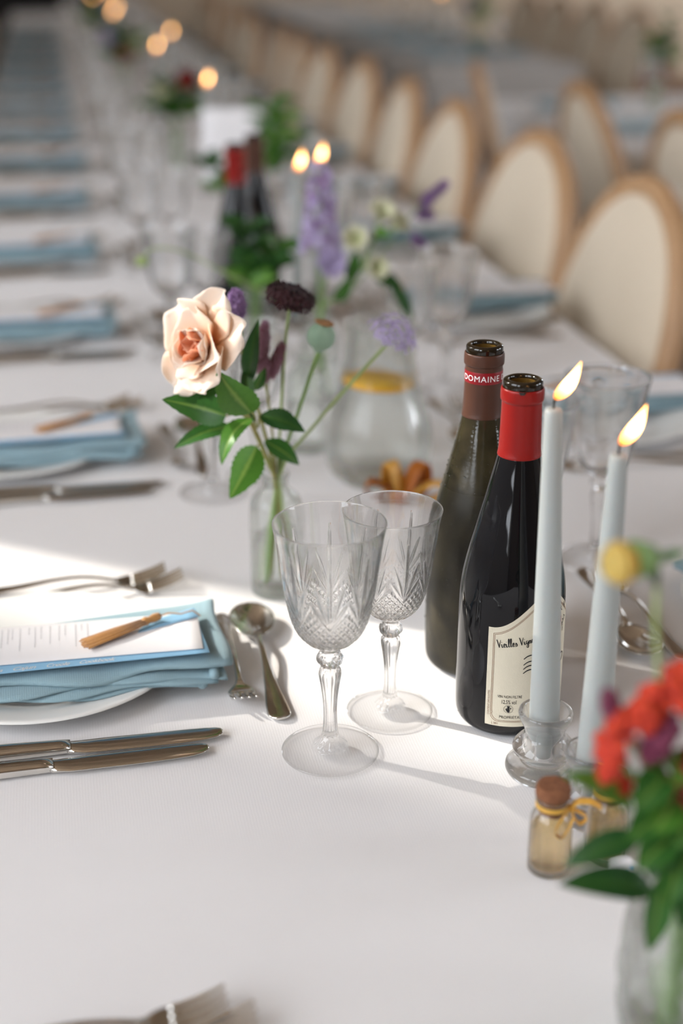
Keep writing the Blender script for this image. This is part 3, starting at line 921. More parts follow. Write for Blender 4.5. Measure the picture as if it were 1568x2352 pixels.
def make_goblet(hi=True):
    t = thing('wine_goblet', '', 'wine glass', (0, 0, 0), 0, 'cut crystal goblets')
    foot, stem, outer, lip, inner = goblet_profiles()
    seg = 64 if hi else 24
    MB().lathe(crom(foot, 4 if hi else 1), seg, True, False).build('foot', M['crystal'], t)
    def flute(a, z, r, k):
        if z < 0.0060: return r if z < 0.005 else r * (1 - 0.05 * abs(sin(a * 6)))
        if z < 0.0125: return r * (1 - 0.10 * (1 - abs(sin(a * 6))))
        if z < 0.0728: return r * (1 - 0.10 * (1 - abs(sin(a * 5))) * min(1, (z - 0.0125) / 0.004) * min(1, (0.0728 - z) / 0.004 + 0.2))
        if z < 0.0855: return r * (1 - 0.09 * (1 - abs(sin(a * 5 + (z - 0.08) * 90))))
        return r
    MB().lathe(crom(stem, 5 if hi else 1), 120 if hi else 20, False, False, flute).build('stem', M['crystal'], t)
    if hi:
        # dense outer wall carries the cut pattern
        op = crom(outer, 12)
        body = op
        n_out = len(body)
        prof = body + lip + crom(inner, 4)
        def fn(a, z, r, k):
            return r - crystal_cut(a, z) if k < n_out else r
        MB().lathe(prof, 384, False, True, fn).build('bowl', M['crystal'], t)
    else:
        prof = crom(outer, 2) + lip + inner
        n_out = len(crom(outer, 2))
        def fn(a, z, r, k):
            if k < n_out and 0.098 < z < 0.168: return r - 0.0013 * max(0, 1 - abs(((a * 8 / (2 * pi)) % 1) - 0.5) * 5)
            return r
        MB().lathe(prof, 48, False, True, fn).build('bowl', M['crystal'], t)
    return t

plate0, napkin0, menu0, knife0 = make_plate(), make_napkin(), make_menu(), make_knife()
fork0, dfork0, spoon0 = make_fork('dinner_fork', 0.205, 0.0128, 0.0145), make_fork('dessert_fork', 0.172, 0.0112, 0.0145), make_spoon()
goblet_hi, goblet_lo = make_goblet(True), make_goblet(False)

def setting(side, k, cx, cy, what, hi=False, napdx=0.0, pladx=0.0, desdx=0.0, ga=(0.211, -0.176), gb=(0.268, -0.127)):
    rot = 0.0 if side == 'left' else pi
    c, s = cos(rot), sin(rot)
    rng = random.Random(k * 17 + (5 if side == 'left' else 9))
    where = 'at the %s place setting along the %s side' % (ORD[k], side)
    def W(x, y, z=0.0): return (cx + x * c - y * s, cy + x * s + y * c, T + z)
    j = (lambda a: 0.0) if hi else (lambda a: rng.uniform(-a, a))
    if 'p' in what: place('plate', plate0, W(pladx, 0), rot, 'white dinner plate ' + where)
    if 'n' in what: place('napkin', napkin0, W(napdx + j(0.006), j(0.004)), rot + j(0.03), 'folded blue linen napkin on the plate ' + where)
    if 'm' in what: place('menu', menu0, W(napdx + j(0.006), j(0.004)), rot + j(0.03), 'white and blue menu with ochre tassel ' + where)
    if 'k' in what:
        place('knife', knife0, W(0.135, -0.1405), rot + radians(-0.5) + j(0.03), 'steel knife nearer the plate ' + where)
        place('knife', knife0, W(0.122, -0.1610), rot + radians(1.0) + j(0.03), 'steel knife farther from the plate ' + where)
    if 'f' in what:
        place('fork', fork0, W(0.115, 0.150), rot + j(0.03), 'steel dinner fork farther from the plate ' + where)
        place('fork', fork0, W(0.130, 0.1335), rot + radians(3) + j(0.02), 'steel dinner fork nearer the plate ' + where)
    if 'd' in what:
        place('dfork', dfork0, W(0.157 + desdx, -0.108), rot - pi / 2 + radians(0 if hi else 2) + j(0.03), 'small steel dessert fork above the plate ' + where)
        place('spoon', spoon0, W(0.1815 + desdx, 0.034), rot + pi / 2 + radians(0 if hi else -2) + j(0.04), 'steel dessert spoon above the plate ' + where)
    if 'g' in what:
        g, key = (goblet_hi, 'ghi') if hi else (goblet_lo, 'glo')
        place(key, g, W(*ga), rot + 0.2, 'larger cut crystal wine goblet ' + where)
        place(key, g, W(*gb), rot + 0.5, 'smaller cut crystal wine goblet ' + where, 0.925)

LX, LY, SP = -0.040, 1.078, 0.535
setting('left', 1, LX - 0.014, LY - 0.590, 'f')
setting('left', 2, LX, LY, 'pnmkfdg', hi=True)
for k in range(3, 17):
    setting('left', k, LX + 0.004 * sin(k * 2.0), LY + SP * (k - 2), 'pnmkfdg' if k < 10 else 'pnmg', napdx=-0.036, pladx=-0.03, ga=(0.185, -0.172), gb=(0.240, -0.130))
RX, RY = 0.640, 1.045
setting('right', 1, RX, RY, 'pndg', napdx=-0.05, ga=(0.150, -0.150), gb=(0.222, -0.135))
for k in range(2, 16):
    setting('right', k, RX, RY + SP * (k - 1), 'pnmkfdg' if k < 8 else 'pnmg', napdx=-0.02, ga=(0.150, -0.175), gb=(0.205, -0.155))
# the two other tables carry a few settings that show
def far_setting(k, x, y, rot, where):
    place('plate', plate0, (x, y, T), rot, 'white dinner plate ' + where)
    place('napkin', napkin0, (x, y, T), rot, 'folded blue linen napkin ' + where)
    place('glo', goblet_lo, (x + 0.24 * cos(rot) + 0.12 * sin(rot), y + 0.24 * sin(rot) - 0.12 * cos(rot), T), rot, 'cut crystal goblet ' + where)
for k in range(5):
    far_setting(k, 1.69, 2.45 + 0.55 * k, 0.0, 'on the left of the right edge table, %s from the camera' % ORD[k + 1])
for k in range(4):
    far_setting(k, 1.77, 6.55 + 0.62 * k, 0.0, 'on the left of the end on table, %s from the camera' % ORD[k + 1])
    far_setting(k, 2.13, 6.75 + 0.60 * k, pi, 'on the right of the end on table, %s from the camera' % ORD[k + 1])

# ================================================================= wine bottles
def interp(prof, z):
    for (z0, r0), (z1, r1) in zip(prof, prof[1:]):
        if z0 <= z <= z1: return r0 + (r1 - r0) * (z - z0) / max(1e-9, z1 - z0)
    return prof[-1][1]

BOTTLE = [(0.0, 0.024), (0.0004, 0.031), (0.0020, 0.0360), (0.0065, 0.0392), (0.014, 0.0402), (0.03, 0.0405), (0.06, 0.0405), (0.09, 0.0404), (0.108, 0.0400), (0.122, 0.0386), (0.134, 0.0364), (0.146, 0.0337),
          (0.158, 0.0306), (0.170, 0.0275), (0.184, 0.0238), (0.198, 0.0205), (0.210, 0.0176), (0.2187, 0.0157), (0.224, 0.0147), (0.258, 0.0139), (0.2600, 0.0140)]
BOT_DENSE = crom(BOTTLE, 5)

def body_r(z): return interp(BOT_DENSE, z)

def wrap(b_az, vs, a_deg, z, r_off=0.00055, sx=1.0, rot=0.0):
    """lay flat lettering on the bottle: x along the girth, y up"""
    out = []
    c, s = cos(rot), sin(rot)
    for px, py, _ in vs:
        x = px * c - py * s; y = px * s + py * c
        zz = z + y; r = body_r(zz)
        a = b_az + radians(a_deg) + x * sx / r
        out.append(((r + r_off) * cos(a), (r + r_off) * sin(a), zz))
    return out

def stroke(pts, w):
    """a brush stroke as a flat ribbon in the plane"""
    P = [Vector((x, y, 0)) for x, y in crom(pts, 4)]
    n = len(P); vs = []
    for i, p in enumerate(P):
        d = (P[min(i + 1, n - 1)] - P[max(i - 1, 0)]); d.normalize()
        sd = Vector((-d.y, d.x, 0))
        ww = w * (0.55 + 0.45 * sin(pi * min(1, (i + 1.5) / (n + 1)))) * (1.25 if d.y < -0.3 else 0.85)
        vs += [p + sd * ww, p - sd * ww]
    return [tuple(v) for v in vs], [(2 * i, 2 * i + 1, 2 * i + 3, 2 * i + 2) for i in range(n - 1)]

GLYPH = {
    'V': ([[(0.0, 0.98), (0.06, 0.75), (0.16, 0.02)], [(0.16, 0.02), (0.26, 0.45), (0.42, 0.92)]], 0.42),
    'i': ([[(0.02, 0.42), (0.04, 0.2), (0.08, 0.04), (0.2, 0.12)], [(0.07, 0.62), (0.09, 0.68)]], 0.21),
    'e': ([[(0.0, 0.18), (0.18, 0.26), (0.2, 0.42), (0.1, 0.42), (0.04, 0.2), (0.1, 0.03), (0.28, 0.12)]], 0.28),
    'l': ([[(0.0, 0.1), (0.16, 0.55), (0.2, 0.95), (0.12, 0.92), (0.06, 0.4), (0.09, 0.04), (0.22, 0.12)]], 0.22),
    's': ([[(0.0, 0.1), (0.12, 0.42), (0.2, 0.2), (0.14, 0.03), (0.0, 0.02)]], 0.27),
    'g': ([[(0.24, 0.42), (0.08, 0.42), (0.03, 0.18), (0.12, 0.06), (0.23, 0.3), (0.24, 0.1), (0.17, -0.36), (0.03, -0.3), (0.12, -0.05), (0.32, 0.12)]], 0.31),
    'n': ([[(0.02, 0.42), (0.04, 0.02)], [(0.04, 0.2), (0.14, 0.42), (0.2, 0.3), (0.2, 0.05), (0.3, 0.1)]], 0.29),
    ' ': ([], 0.26)}

def script_geo(text, h):
    V = []; F = []; x = 0
    for ch in text:
        st, adv = GLYPH[ch]
        for pts in st:
            vs, fs = stroke([(px + x, py) for px, py in pts], 0.045)
            o = len(V); V += vs; F += [tuple(i + o for i in f) for f in fs]
        x += adv
    return [(px * h, py * h, 0) for px, py, _ in V], F

def disc_geo(cx, cy, rx, ry, n=18):
    return [(cx + rx * cos(2 * pi * i / n), cy + ry * sin(2 * pi * i / n), 0) for i in range(n)], [tuple(range(n))]

def ring_geo(cx, cy, r, w, n=32):
    vs = []
    for i in range(n):
        a = 2 * pi * i / n
        vs += [(cx + (r + w) * cos(a), cy + (r + w) * sin(a), 0), (cx + (r - w) * cos(a), cy + (r - w) * sin(a), 0)]
    return vs, [(2 * i, 2 * ((i + 1) % n), 2 * ((i + 1) % n) + 1, 2 * i + 1) for i in range(n)]

def make_bottle(glass, capm, label, loc, seg=96):
    t = thing('wine_bottle', label, 'wine bottle', loc, 0, 'wine bottles')
    MB().lathe(BOT_DENSE, seg, True, False).build('body', glass, t)
    cap = crom([(0.2180, 0.0160), (0.2186, 0.01615), (0.224, 0.0154), (0.240, 0.0149), (0.2570, 0.01455), (0.2590, 0.0147), (0.2602, 0.0155), (0.2625, 0.0157), (0.2670, 0.0156), (0.2688, 0.0153), (0.2692, 0.0146)], 4)
    MB().lathe(cap, seg).build('capsule', capm, t)
    lip = crom([(0.2660, 0.0139), (0.2700, 0.0143), (0.2722, 0.01445), (0.2742, 0.0140), (0.2752, 0.0126), (0.2753, 0.0112), (0.2746, 0.0099), (0.2725, 0.0094)], 4)
    MB().lathe(lip, 64).build('lip', M['bottle_lip'], t)
    MB().lathe([(0.2730, 0.0095), (0.265, 0.0093), (0.25, 0.0093), (0.235, 0.0093), (0.234, 0.001)], 40, False, True).build('bore', M['bore'], t)
    return t

# --- red capsule bottle with the cream label
B2 = make_bottle(M['bottle_black'], M['cap_red'], 'black wine bottle with red capsule and cream label behind the candle', (0.3170, 0.929, T))
AZ = radians(-108.9)
LA0, LA1, LZ0 = -23.0, 109.0, 0.0126
def ltop(a):
    q = (a - LA0) / (0.5 * (LA1 - LA0)); q = q if q <= 1 else 2 - q
    q = max(0, min(1, q))
    return 0.0950 + 0.0265 * (q * q * (3 - 2 * q)) ** 1.25
def lab_pt(a, z, off):
    r = body_r(z) + off; g = AZ + radians(a)
    return (r * cos(g), r * sin(g), z)
lab = MB().grid(lambda u, v: lab_pt(LA0 + (LA1 - LA0) * u, LZ0 + (ltop(LA0 + (LA1 - LA0) * u) - LZ0) * v, 0.0003), 72, 24).build('label', M['label'], B2)
for inset, in ((0.0042,), (0.0052,)):
    mb = MB(); w = 0.00016
    ia = math.degrees(inset / 0.0405)
    path = []
    for k in range(41):
        path.append((LA0 + ia + 0.9 * (k == 0), 0.0126 + inset + 0.006 + (ltop(LA0 + ia) - inset * 1.1 - 0.0126 - inset - 0.006) * k / 40))
    for k in range(61):
        a = LA0 + ia + (LA1 - LA0 - 2 * ia) * k / 60; path.append((a, ltop(a) - inset * 1.1))
    for k in range(41):
        path.append((LA1 - ia, ltop(LA1 - ia) - inset * 1.1 - (ltop(LA1 - ia) - inset * 1.1 - 0.0126 - inset - 0.006) * k / 40))
    for k in range(11):
        q = pi / 2 * k / 10; rr = math.degrees(0.006 / 0.0405)
        path.append((LA1 - ia - rr + rr * cos(q), 0.0126 + inset + 0.006 - 0.006 * sin(q)))
    for k in range(61):
        path.append((LA1 - ia - rr - (LA1 - LA0 - 2 * ia - 2 * rr) * k / 60, 0.0126 + inset))
    for k in range(11):
        q = pi / 2 * k / 10
        path.append((LA0 + ia + rr - rr * sin(q), 0.0126 + inset + 0.006 - 0.006 * cos(q)))
    n = len(path); vs = []
    for i, (a, z) in enumerate(path):
        a2, z2 = path[(i + 1) % n]; a1, z1 = path[i - 1]
        dx, dz = radians(a2 - a1) * 0.0405, z2 - z1
        L = hypot(dx, dz) or 1
        nx, nz = -dz / L, dx / L
        vs += [lab_pt(a + math.degrees(nx * w / 0.0405), z + nz * w, 0.0005), lab_pt(a - math.degrees(nx * w / 0.0405), z - nz * w, 0.0005)]
    mb.add(vs, [(2 * i, 2 * ((i + 1) % n), 2 * ((i + 1) % n) + 1, 2 * i + 1) for i in range(n)]).build('border_line', M['ink_brown'], lab)
mb = MB(); vs, fs = script_geo('Vieilles Vignes', 0.0070)
mb.add(wrap(AZ, vs, -12.0, 0.0790, rot=radians(10)), fs).build('script_lettering', M['ink_black'], lab)
for body, cap, wid, a, z, m, rot in (('VIN NON FILTRÉ', 0.0023, 0.0183, -10.0, 0.0375, 'ink_black', 0), ('12,5% vol', 0.0034, 0.0107, -5.2, 0.0325, 'ink_black', 0), ('PROPRIÉTAIRE', 0.0024, 0.0190, -7.2, 0.0198, 'ink_black', 0),
                                     ('L 001', 0.0018, 0.0047, -15.5, 0.0140, 'ink_brown', 0), ('CONTIENT DES SULFITES', 0.0015, 0.0208, -18.4, 0.0215, 'ink_brown', pi / 2)):
    vs, fs = text_geo(body, 1.0)
    x0 = min(v[0] for v in vs); x1 = max(v[0] for v in vs)
    vs = [((x - x0) * wid / (x1 - x0), y * cap / 0.69, 0) for x, y, _ in vs]
    mb = MB(); mb.add(wrap(AZ, vs, a, z, rot=rot), fs).build('lettering', M[m], lab)
# stroke ends of the large vine drawing on the label, mostly behind the candle
mb = MB()
for zc in (0.0705, 0.0655, 0.0620, 0.0585):
    vs, fs = stroke([(0.0, 0.0), (0.003, 0.0022), (0.007, 0.0028), (0.012, 0.001), (0.018, 0.003), (0.026, 0.0)], 0.0006)
    mb.add(wrap(AZ, vs, 15.5, zc), fs)
mb.build('drawing', M['ink_black'], lab)
mb = MB(); rng = random.Random(11)
for i in range(26):
    x0 = rng.uniform(0, 0.016); z0 = rng.uniform(0.0, 0.03)
    vs, fs = stroke([(x0, z0), (x0 + rng.uniform(-.002, .002), z0 + 0.002), (x0 + rng.uniform(-.002, .002), z0 + 0.004)], 0.0005)
    mb.add(wrap(AZ, vs, 52, 0.078), fs)
mb.build('crest', M['ink_black'], lab)
vs, fs = disc_geo(0, 0, 0.003, 0.005)
MB().add(wrap(AZ, vs, 61, 0.094, 0.0006), fs).build('crest_shield', M['ink_red'], lab)
vs, fs = text_geo('D', 0.011); MB().add(wrap(AZ, vs, 66, 0.058), fs).build('lettering', M['ink_black'], lab)
# round emblem with a small figure
mb = MB()
for g in (ring_geo(0, 0, 0.0034, 0.0001), disc_geo(0.0, 0.0016, 0.0009, 0.0008), disc_geo(0.0, 0.0003, 0.0010, 0.0009), disc_geo(-0.0002, -0.0013, 0.0014, 0.0011), disc_geo(0.0001, -0.0026, 0.0009, 0.0004)):
    mb.add(wrap(AZ, g[0], 2.0, 0.0282), g[1])
for pts in ([(-0.0008, 0.0004), (-0.0017, -0.0002), (-0.0012, -0.0010)], [(0.0007, 0.0004), (0.0018, 0.0002), (0.0017, 0.0014)], [(-0.0012, 0.0022), (0.0, 0.0024), (0.0012, 0.0021)]):
    vs, fs = stroke(pts, 0.00035); mb.add(wrap(AZ, vs, 2.0, 0.0282), fs)
mb.build('emblem', M['ink_black'], lab)
# nick in the torn capsule and beads of the glass foot
mb = MB()
for k in range(30):
    a = AZ + 2 * pi * k / 30
    mb.ball((0.0392 * cos(a), 0.0392 * sin(a), 0.0072), 0.0005, 6, 4)
mb.build('foot_beads', M['bottle_black'], B2)['kind'] = 'stuff'
MB().grid(lambda u, v: ((0.01585) * cos(AZ + (u - 0.5) * 0.36 * (1 - 0.5 * v)), 0.01585 * sin(AZ + (u - 0.5) * 0.36 * (1 - 0.5 * v)), 0.2694 - 0.0022 * v), 8, 3).build('capsule_nick', M['bottle_lip'], B2)

# --- brown capsule bottle, misted
B1 = make_bottle(M['bottle_olive'], M['cap_brown'], 'misted olive wine bottle with brown capsule behind the black one', (0.3160, 1.021, T))
AZ1 = radians(-107.2)
band = MB().lathe([(0.2462, 0.01487), (0.2466, 0.01495), (0.2552, 0.0149), (0.2556, 0.0148)], 96).build('capsule_band', M['band_red'], B1)
vs, fs = text_geo('DOMAINE DU', 0.0066, 0.0, 1.12)
mb = MB()
out = []
for px, py, _ in vs:
    a = AZ1 + radians(-72) + px / 0.0149
    out.append((0.01515 * cos(a), 0.01515 * sin(a), 0.2486 + py))
mb.add(out, fs).build('lettering', M['ink_white'], band)
mb = MB(); rng = random.Random(2)
for i in range(150):
    z = rng.uniform(0.03, 0.185); a = AZ1 + rng.uniform(-1.7, 0.8); r = body_r(z)
    s = rng.uniform(0.0003, 0.0009)
    mb.ball((r * cos(a), r * sin(a), z), s, 7, 5, (1, 1, 1.4))
mb.build('water_drops', M['drop'], B1)['kind'] = 'stuff'

# ================================================================= candles
def make_holder():
    out = crom([(0.0, 0.004), (0.0, 0.0235), (0.0010, 0.0264), (0.0040, 0.0276), (0.0075, 0.0264), (0.0100, 0.0212), (0.0116, 0.0172), (0.0136, 0.0184), (0.0175, 0.0222), (0.0208, 0.0229), (0.0250, 0.0204), (0.0300, 0.0156), (0.0335, 0.0146), (0.0385, 0.0160), (0.0440, 0.0188), (0.0480, 0.0197), (0.0502, 0.0192), (0.0510, 0.0180)], 5)
    inn = crom([(0.0500, 0.0168), (0.0455, 0.0148), (0.0400, 0.0130), (0.0340, 0.0123), (0.0200, 0.0121), (0.0150, 0.0118), (0.0136, 0.0100), (0.0134, 0.0008)], 4)
    return tag(MB().lathe(out + inn, 96, True, True).build('candle_holder', M['glass']), '', 'candle holder', 'glass candle holders')
holder0 = make_holder()

def make_candle(top, lean, L=0.262, r0=0.0113, r1=0.0060):
    """wax stands on the socket at the origin; top is the offset of the wick end"""
    t = thing('taper_candle', '', 'candle', (0, 0, 0), 0, 'pale taper candles')
    tx, ty = top
    n = 26; pts = []; rad = []
    for i in range(n + 1):
        v = i / n
        pts.append((tx * v, ty * v, L * v))
        r = r0 + (r1 - r0) * v ** 1.25
        if i == 0: r = r0 * 0.9
        rad.append(r)
    pts += [(tx, ty, L + 0.0022), (tx, ty, L + 0.0026)]; rad += [r1 * 0.86, r1 * 0.5]
    MB().tube(pts, rad, 40).build('wax', M['wax'], t)
    rt = Vector((0.981, -0.195, 0)); b = Vector((tx, ty, L + 0.002))
    MB().tube([b, b + Vector((0, 0, 0.004)), b + rt * 0.0006 + Vector((0, 0, 0.0085)), b + rt * 0.003 + Vector((0, 0, 0.0115))], [0.0008, 0.0009, 0.0009, 0.0006], 8).build('wick', M['wick'], t)
    mb = MB(); N = 18; vs = []; ts = []
    f0 = b + Vector((0, 0, 0.0065)); ax = (rt * lean + Vector((0, 0, 1))).normalized()
    bw = rt - ax * rt.dot(ax); bw.normalize(); dd = ax.cross(bw)
    LF = 0.031
    for i in range(N + 1):
        v = i / N
        r = 0.0048 * (sin(pi * min(1, v ** 0.72)) ** 0.85) * (1 - 0.25 * v) + 0.0001
        c = f0 + ax * LF * v + bw * (0.0022 * sin(pi * v))
        for k in range(16):
            a = 2 * pi * k / 16
            vs.append(c + bw * r * cos(a) + dd * r * sin(a)); ts.append(v)
    fs = []
    for i in range(N):
        for k in range(16):
            k2 = (k + 1) % 16
            fs.append((i * 16 + k, i * 16 + k2, (i + 1) * 16 + k2, (i + 1) * 16 + k))
    mb.add(vs, fs, ts).build('flame', M['flame'], t)
    return t
cand_a = make_candle((-0.0065, 0.004), 0.62)
cand_b = make_candle((0.0015, 0.0), 0.55, 0.250, 0.0118, 0.0060)
cand_c = make_candle((0.0010, 0.0015), 0.30, 0.216, 0.0115, 0.0065)
def candle(proto, key, x, y, lab_h, lab_c, rot=0.0):
    place('holder', holder0, (x, y, T), 0, lab_h)
    place(key, proto, (x, y, T + 0.0136), rot, lab_c)
candle(cand_a, 'ca', 0.3190, 0.8470, 'clear glass candle holder at the foot of the labelled black bottle', 'lit pale taper candle in front of the labelled black bottle')
candle(cand_b, 'cb', 0.3335, 0.7900, 'clear glass candle holder behind the red flowers', 'lit pale taper candle just behind the red flowers')
FARC = [(0.350, 2.10), (0.392, 2.155), (0.348, 3.32), (0.310, 4.30), (0.398, 4.85), (0.270, 6.00), (0.300, 6.35), (0.24, 7.4), (0.33, 7.7)]
for k, (x, y) in enumerate(FARC):
    candle(cand_c, 'cc', x, y, 'glass candle holder of the %s blurred candle down the long table' % ORD[k + 1], 'lit taper candle, %s of the blurred ones down the long table' % ORD[k + 1], 0.3 * sin(k * 2.2))
candle(cand_c, 'cc', 1.98, 7.4, 'glass candle holder on the end on background table', 'lit taper candle on the end on background table')

# ================================================================= small favour bottle
def make_favour():
    t = thing('favour_bottle', '', 'small bottle', (0, 0, 0), 0, 'corked favour bottles')
    out = crom([(0.0, 0.003), (0.0, 0.0118), (0.0012, 0.0136), (0.0040, 0.0142), (0.0300, 0.0142), (0.0390, 0.0138), (0.0435, 0.0122), (0.0465, 0.0103), (0.0500, 0.0100), (0.0530, 0.0108), (0.0548, 0.0110), (0.0556, 0.0104)], 4)
    inn = crom([(0.0550, 0.0096), (0.0500, 0.0090), (0.0462, 0.0092), (0.0430, 0.0110), (0.0385, 0.0125), (0.0300, 0.0129), (0.0060, 0.0129), (0.0036, 0.0115), (0.0032, 0.0006)], 3)
    MB().lathe(out + inn, 64, True, True).build('glass', M['glass'], t)
    MB().lathe([(0.0034, 0.0010), (0.0038, 0.0110), (0.0062, 0.01275), (0.0300, 0.01275), (0.0338, 0.01265), (0.0345, 0.0122), (0.0343, 0.0006)], 56, True, True).build('liquid', M['gold_liquid'], t)
    rng = random.Random(8)
    MB().lathe(crom([(0.0440, 0.0070), (0.0445, 0.0086), (0.0555, 0.0090), (0.0562, 0.0108), (0.0600, 0.0113), (0.0635, 0.0108), (0.0648, 0.0092), (0.0650, 0.0010)], 3), 36, True, True,
               lambda a, z, r, k: r * (1 + 0.025 * sin(a * 7 + z * 900) + 0.02 * sin(a * 13 + z * 400))).build('cork', M['cork'], t)
    rb = MB().lathe([(0.0484, 0.0104), (0.0486, 0.0109), (0.0514, 0.0109), (0.0516, 0.0104)], 40).build('ribbon', M['ribbon'], t)
    def strip(pts, w, nrm):
        P = [Vector(p) for p in crom(pts, 5)]; nrm = Vector(nrm).normalized()
        n = len(P)
        def fn(u, v):
            i = min(n - 1, int(round(v * (n - 1))))
            return P[i] + nrm * ((u - 0.5) * w)
        return MB().slab(fn, 2, n - 1, 0.0004)
    a = Vector((0.0095, -0.0065, 0.049))
    strip([a, a + Vector((0.004, -0.003, 0.006)), a + Vector((0.012, -0.006, 0.006)), a + Vector((0.018, -0.008, 0.002))], 0.0044, (0.3, 0.8, 0.5)).build('ribbon_tail', M['ribbon'], rb)
    strip([a, a + Vector((0.001, -0.004, -0.004)), a + Vector((-0.004, -0.006, -0.012)), a + Vector((-0.008, -0.006, -0.017)), a + Vector((-0.012, -0.005, -0.013)), a + Vector((-0.009, -0.005, -0.005)), a], 0.0030, (0.3, 0.8, 0.5)).build('ribbon_loop', M['ribbon'], rb)
    strip([a, a + Vector((0.006, -0.002, -0.003)), a + Vector((0.011, -0.003, -0.008)), a + Vector((0.006, -0.003, -0.011)), a + Vector((0.002, -0.002, -0.006)), a], 0.0030, (0.3, 0.8, 0.5)).build('ribbon_loop', M['ribbon'], rb)
    return t
fav0 = make_favour()
place('fav', fav0, (0.2850, 0.7345, T), 0.1, 'corked bottle of golden liquid with yellow ribbon, in front of the candles')
place('fav', fav0, (0.3260, 0.7400, T), 1.9, 'corked favour bottle hidden behind the green leaves of the red flowers')

def small_tag(name, label, loc, rot, printed):
    t = thing(name, label, 'gift tag', loc, rot, 'paper tags')
    def fn(u, v):
        w = 0.0105 * (1 - 0.35 * max(0, v - 0.75) * 4)
        return ((u - 0.5) * 2 * w, -0.008 + 0.022 * v, 0.001 + 0.013 * v + 0.001 * sin(u * 3))
    MB().slab(fn, 8, 8, 0.0005).build('card', M['paper'], t)
    if printed:
        mb = MB(); rng = random.Random(4)
        blue = M['bluecard']
        for i in range(16):
            u = rng.uniform(0.2, 0.8); v = rng.uniform(0.15, 0.8); s = rng.uniform(0.0006, 0.0014)
            c = Vector(fn(u, v)) + Vector((0, -0.0004, 0.0007))
            mb.add([c + Vector((s * cos(q), s * sin(q) * 0.85, s * sin(q) * 0.5)) for q in [k * pi / 3 for k in range(6)]], [tuple(range(6))])
        mb.build('blue_print', blue, t)
    else:
        MB().tube([(-0.009, 0.013, 0.0135), (-0.012, 0.008, 0.009), (-0.010, 0.002, 0.004), (-0.006, -0.004, 0.004)], 0.0016, 8, 0.4).build('ribbon', M['ribbon'], t)
    return t
small_tag('gift_tag', 'white paper tag with yellow ribbon beside the rear candle holder', (0.3500, 0.7700, T + 0.008), -0.2, False)
small_tag('gift_tag', 'white paper tag with blue print among the front leaves', (0.3280, 0.7030, T), 0.1, True)

# ================================================================= flowers
def leaf_geo(mb, base, tip, nrm, width, bend=0.0, fold=0.25, serr=0.0, nu=10, nv=18, shape=0.8):
    base, tip, nrm = Vector(base), Vector(tip), Vector(nrm).normalized()
    d = tip - base; L = d.length
    side = d.cross(nrm).normalized(); up = side.cross(d).normalized()
    def w(v): return width * (sin(pi * min(1, max(0, v) ** shape)) ** 0.8) * (1 - 0.15 * v)
    def fn(u, v):
        x = 2 * u - 1
        ww = w(v)
        if serr and abs(x) > 0.95: ww *= 1 + serr * (1 if int(v * nv) % 2 else -1)
        droop = bend * 4 * v * (1 - v) * L
        return base + d * v + side * (x * ww) + up * (droop + fold * abs(x) * ww + 0.04 * L * sin(v * 9) * x * 0.2)
    def tf(u, v):
        x = abs(2 * u - 1)
        return min(1.0, 0.25 + x * 2.0) * (0.75 if ((v * 8 - x * 1.1) % 1.0) < 0.2 else 1.0) if x > 0.05 else 0.0
    return mb.grid(fn, nu, nv, tf)

def leaf(parent, base, tip, nrm, width, m='leaf', **kw):
    return leaf_geo(MB(), base, tip, nrm, width, **kw).build('leaf', M[m], parent)

def stem(parent, pts, r0, r1, m='green', name='stem'):
    P = crom(pts, 6); n = len(P)
    return MB().tube(P, [r0 + (r1 - r0) * i / (n - 1) for i in range(n)], 8).build(name, M[m], parent)

def flower_thing(name, label, cat, origin, group):
    t = thing(name, label, cat, (origin[0], origin[1], T + origin[2]), 0, group)
    o = Vector(origin)
    return t, (lambda *p: [Vector(q) - o for q in p])

def frame(n, twist=0.0):
    z = Vector(n).normalized()
    x = z.orthogonal().normalized(); y = z.cross(x)
    R = Matrix((x, y, z)).transposed().to_4x4()
    return R @ Matrix.Rotation(twist, 4, 'Z')

def petal_geo(mb, Mx, c, az, phi0, phi1, L, W, cup, r0=0.002, ruffle=0.0, nu=10, nv=12, tip=0.0, ph=0.0):
    """one petal growing from the axis of frame Mx at c; phi is the opening angle"""
    c = Vector(c)
    path = [(r0, 0.0)]; N = 24
    for i in range(N):
        v = (i + 0.5) / N
        ph_ = radians(phi0 + phi1 * v ** 2)
        r, z = path[-1]
        path.append((r + sin(ph_) * L / N, z + cos(ph_) * L / N))
    ca, sa = cos(az), sin(az)
    def fn(u, v):
        x = 2 * u - 1
        k = v * N; i = min(N - 1, int(k)); f = k - i
        r = path[i][0] * (1 - f) + path[i + 1][0] * f; z = path[i][1] * (1 - f) + path[i + 1][1] * f
        w = W * (sin(pi * (0.13 + 0.735 * v)) ** 0.62) * (0.35 + 0.65 * min(1, v * 1.8))
        lat = x * w
        edge = v ** 2
        r -= 0.12 * L * x ** 4 * edge
        zz = z + cup * x * x * w + ruffle * sin(x * 5 + ph) * edge * W
        rr = r - cup * x * x * w * 0.8 - tip * x * x * edge * L
        p = Vector((rr * ca - lat * sa, rr * sa + lat * ca, zz))
        return c + (Mx @ p)
    return mb.grid(fn, nu, nv)

def solid(o, th=0.0005):
    md = o.modifiers.new('thickness', 'SOLIDIFY'); md.thickness = th; md.offset = 0
    return o

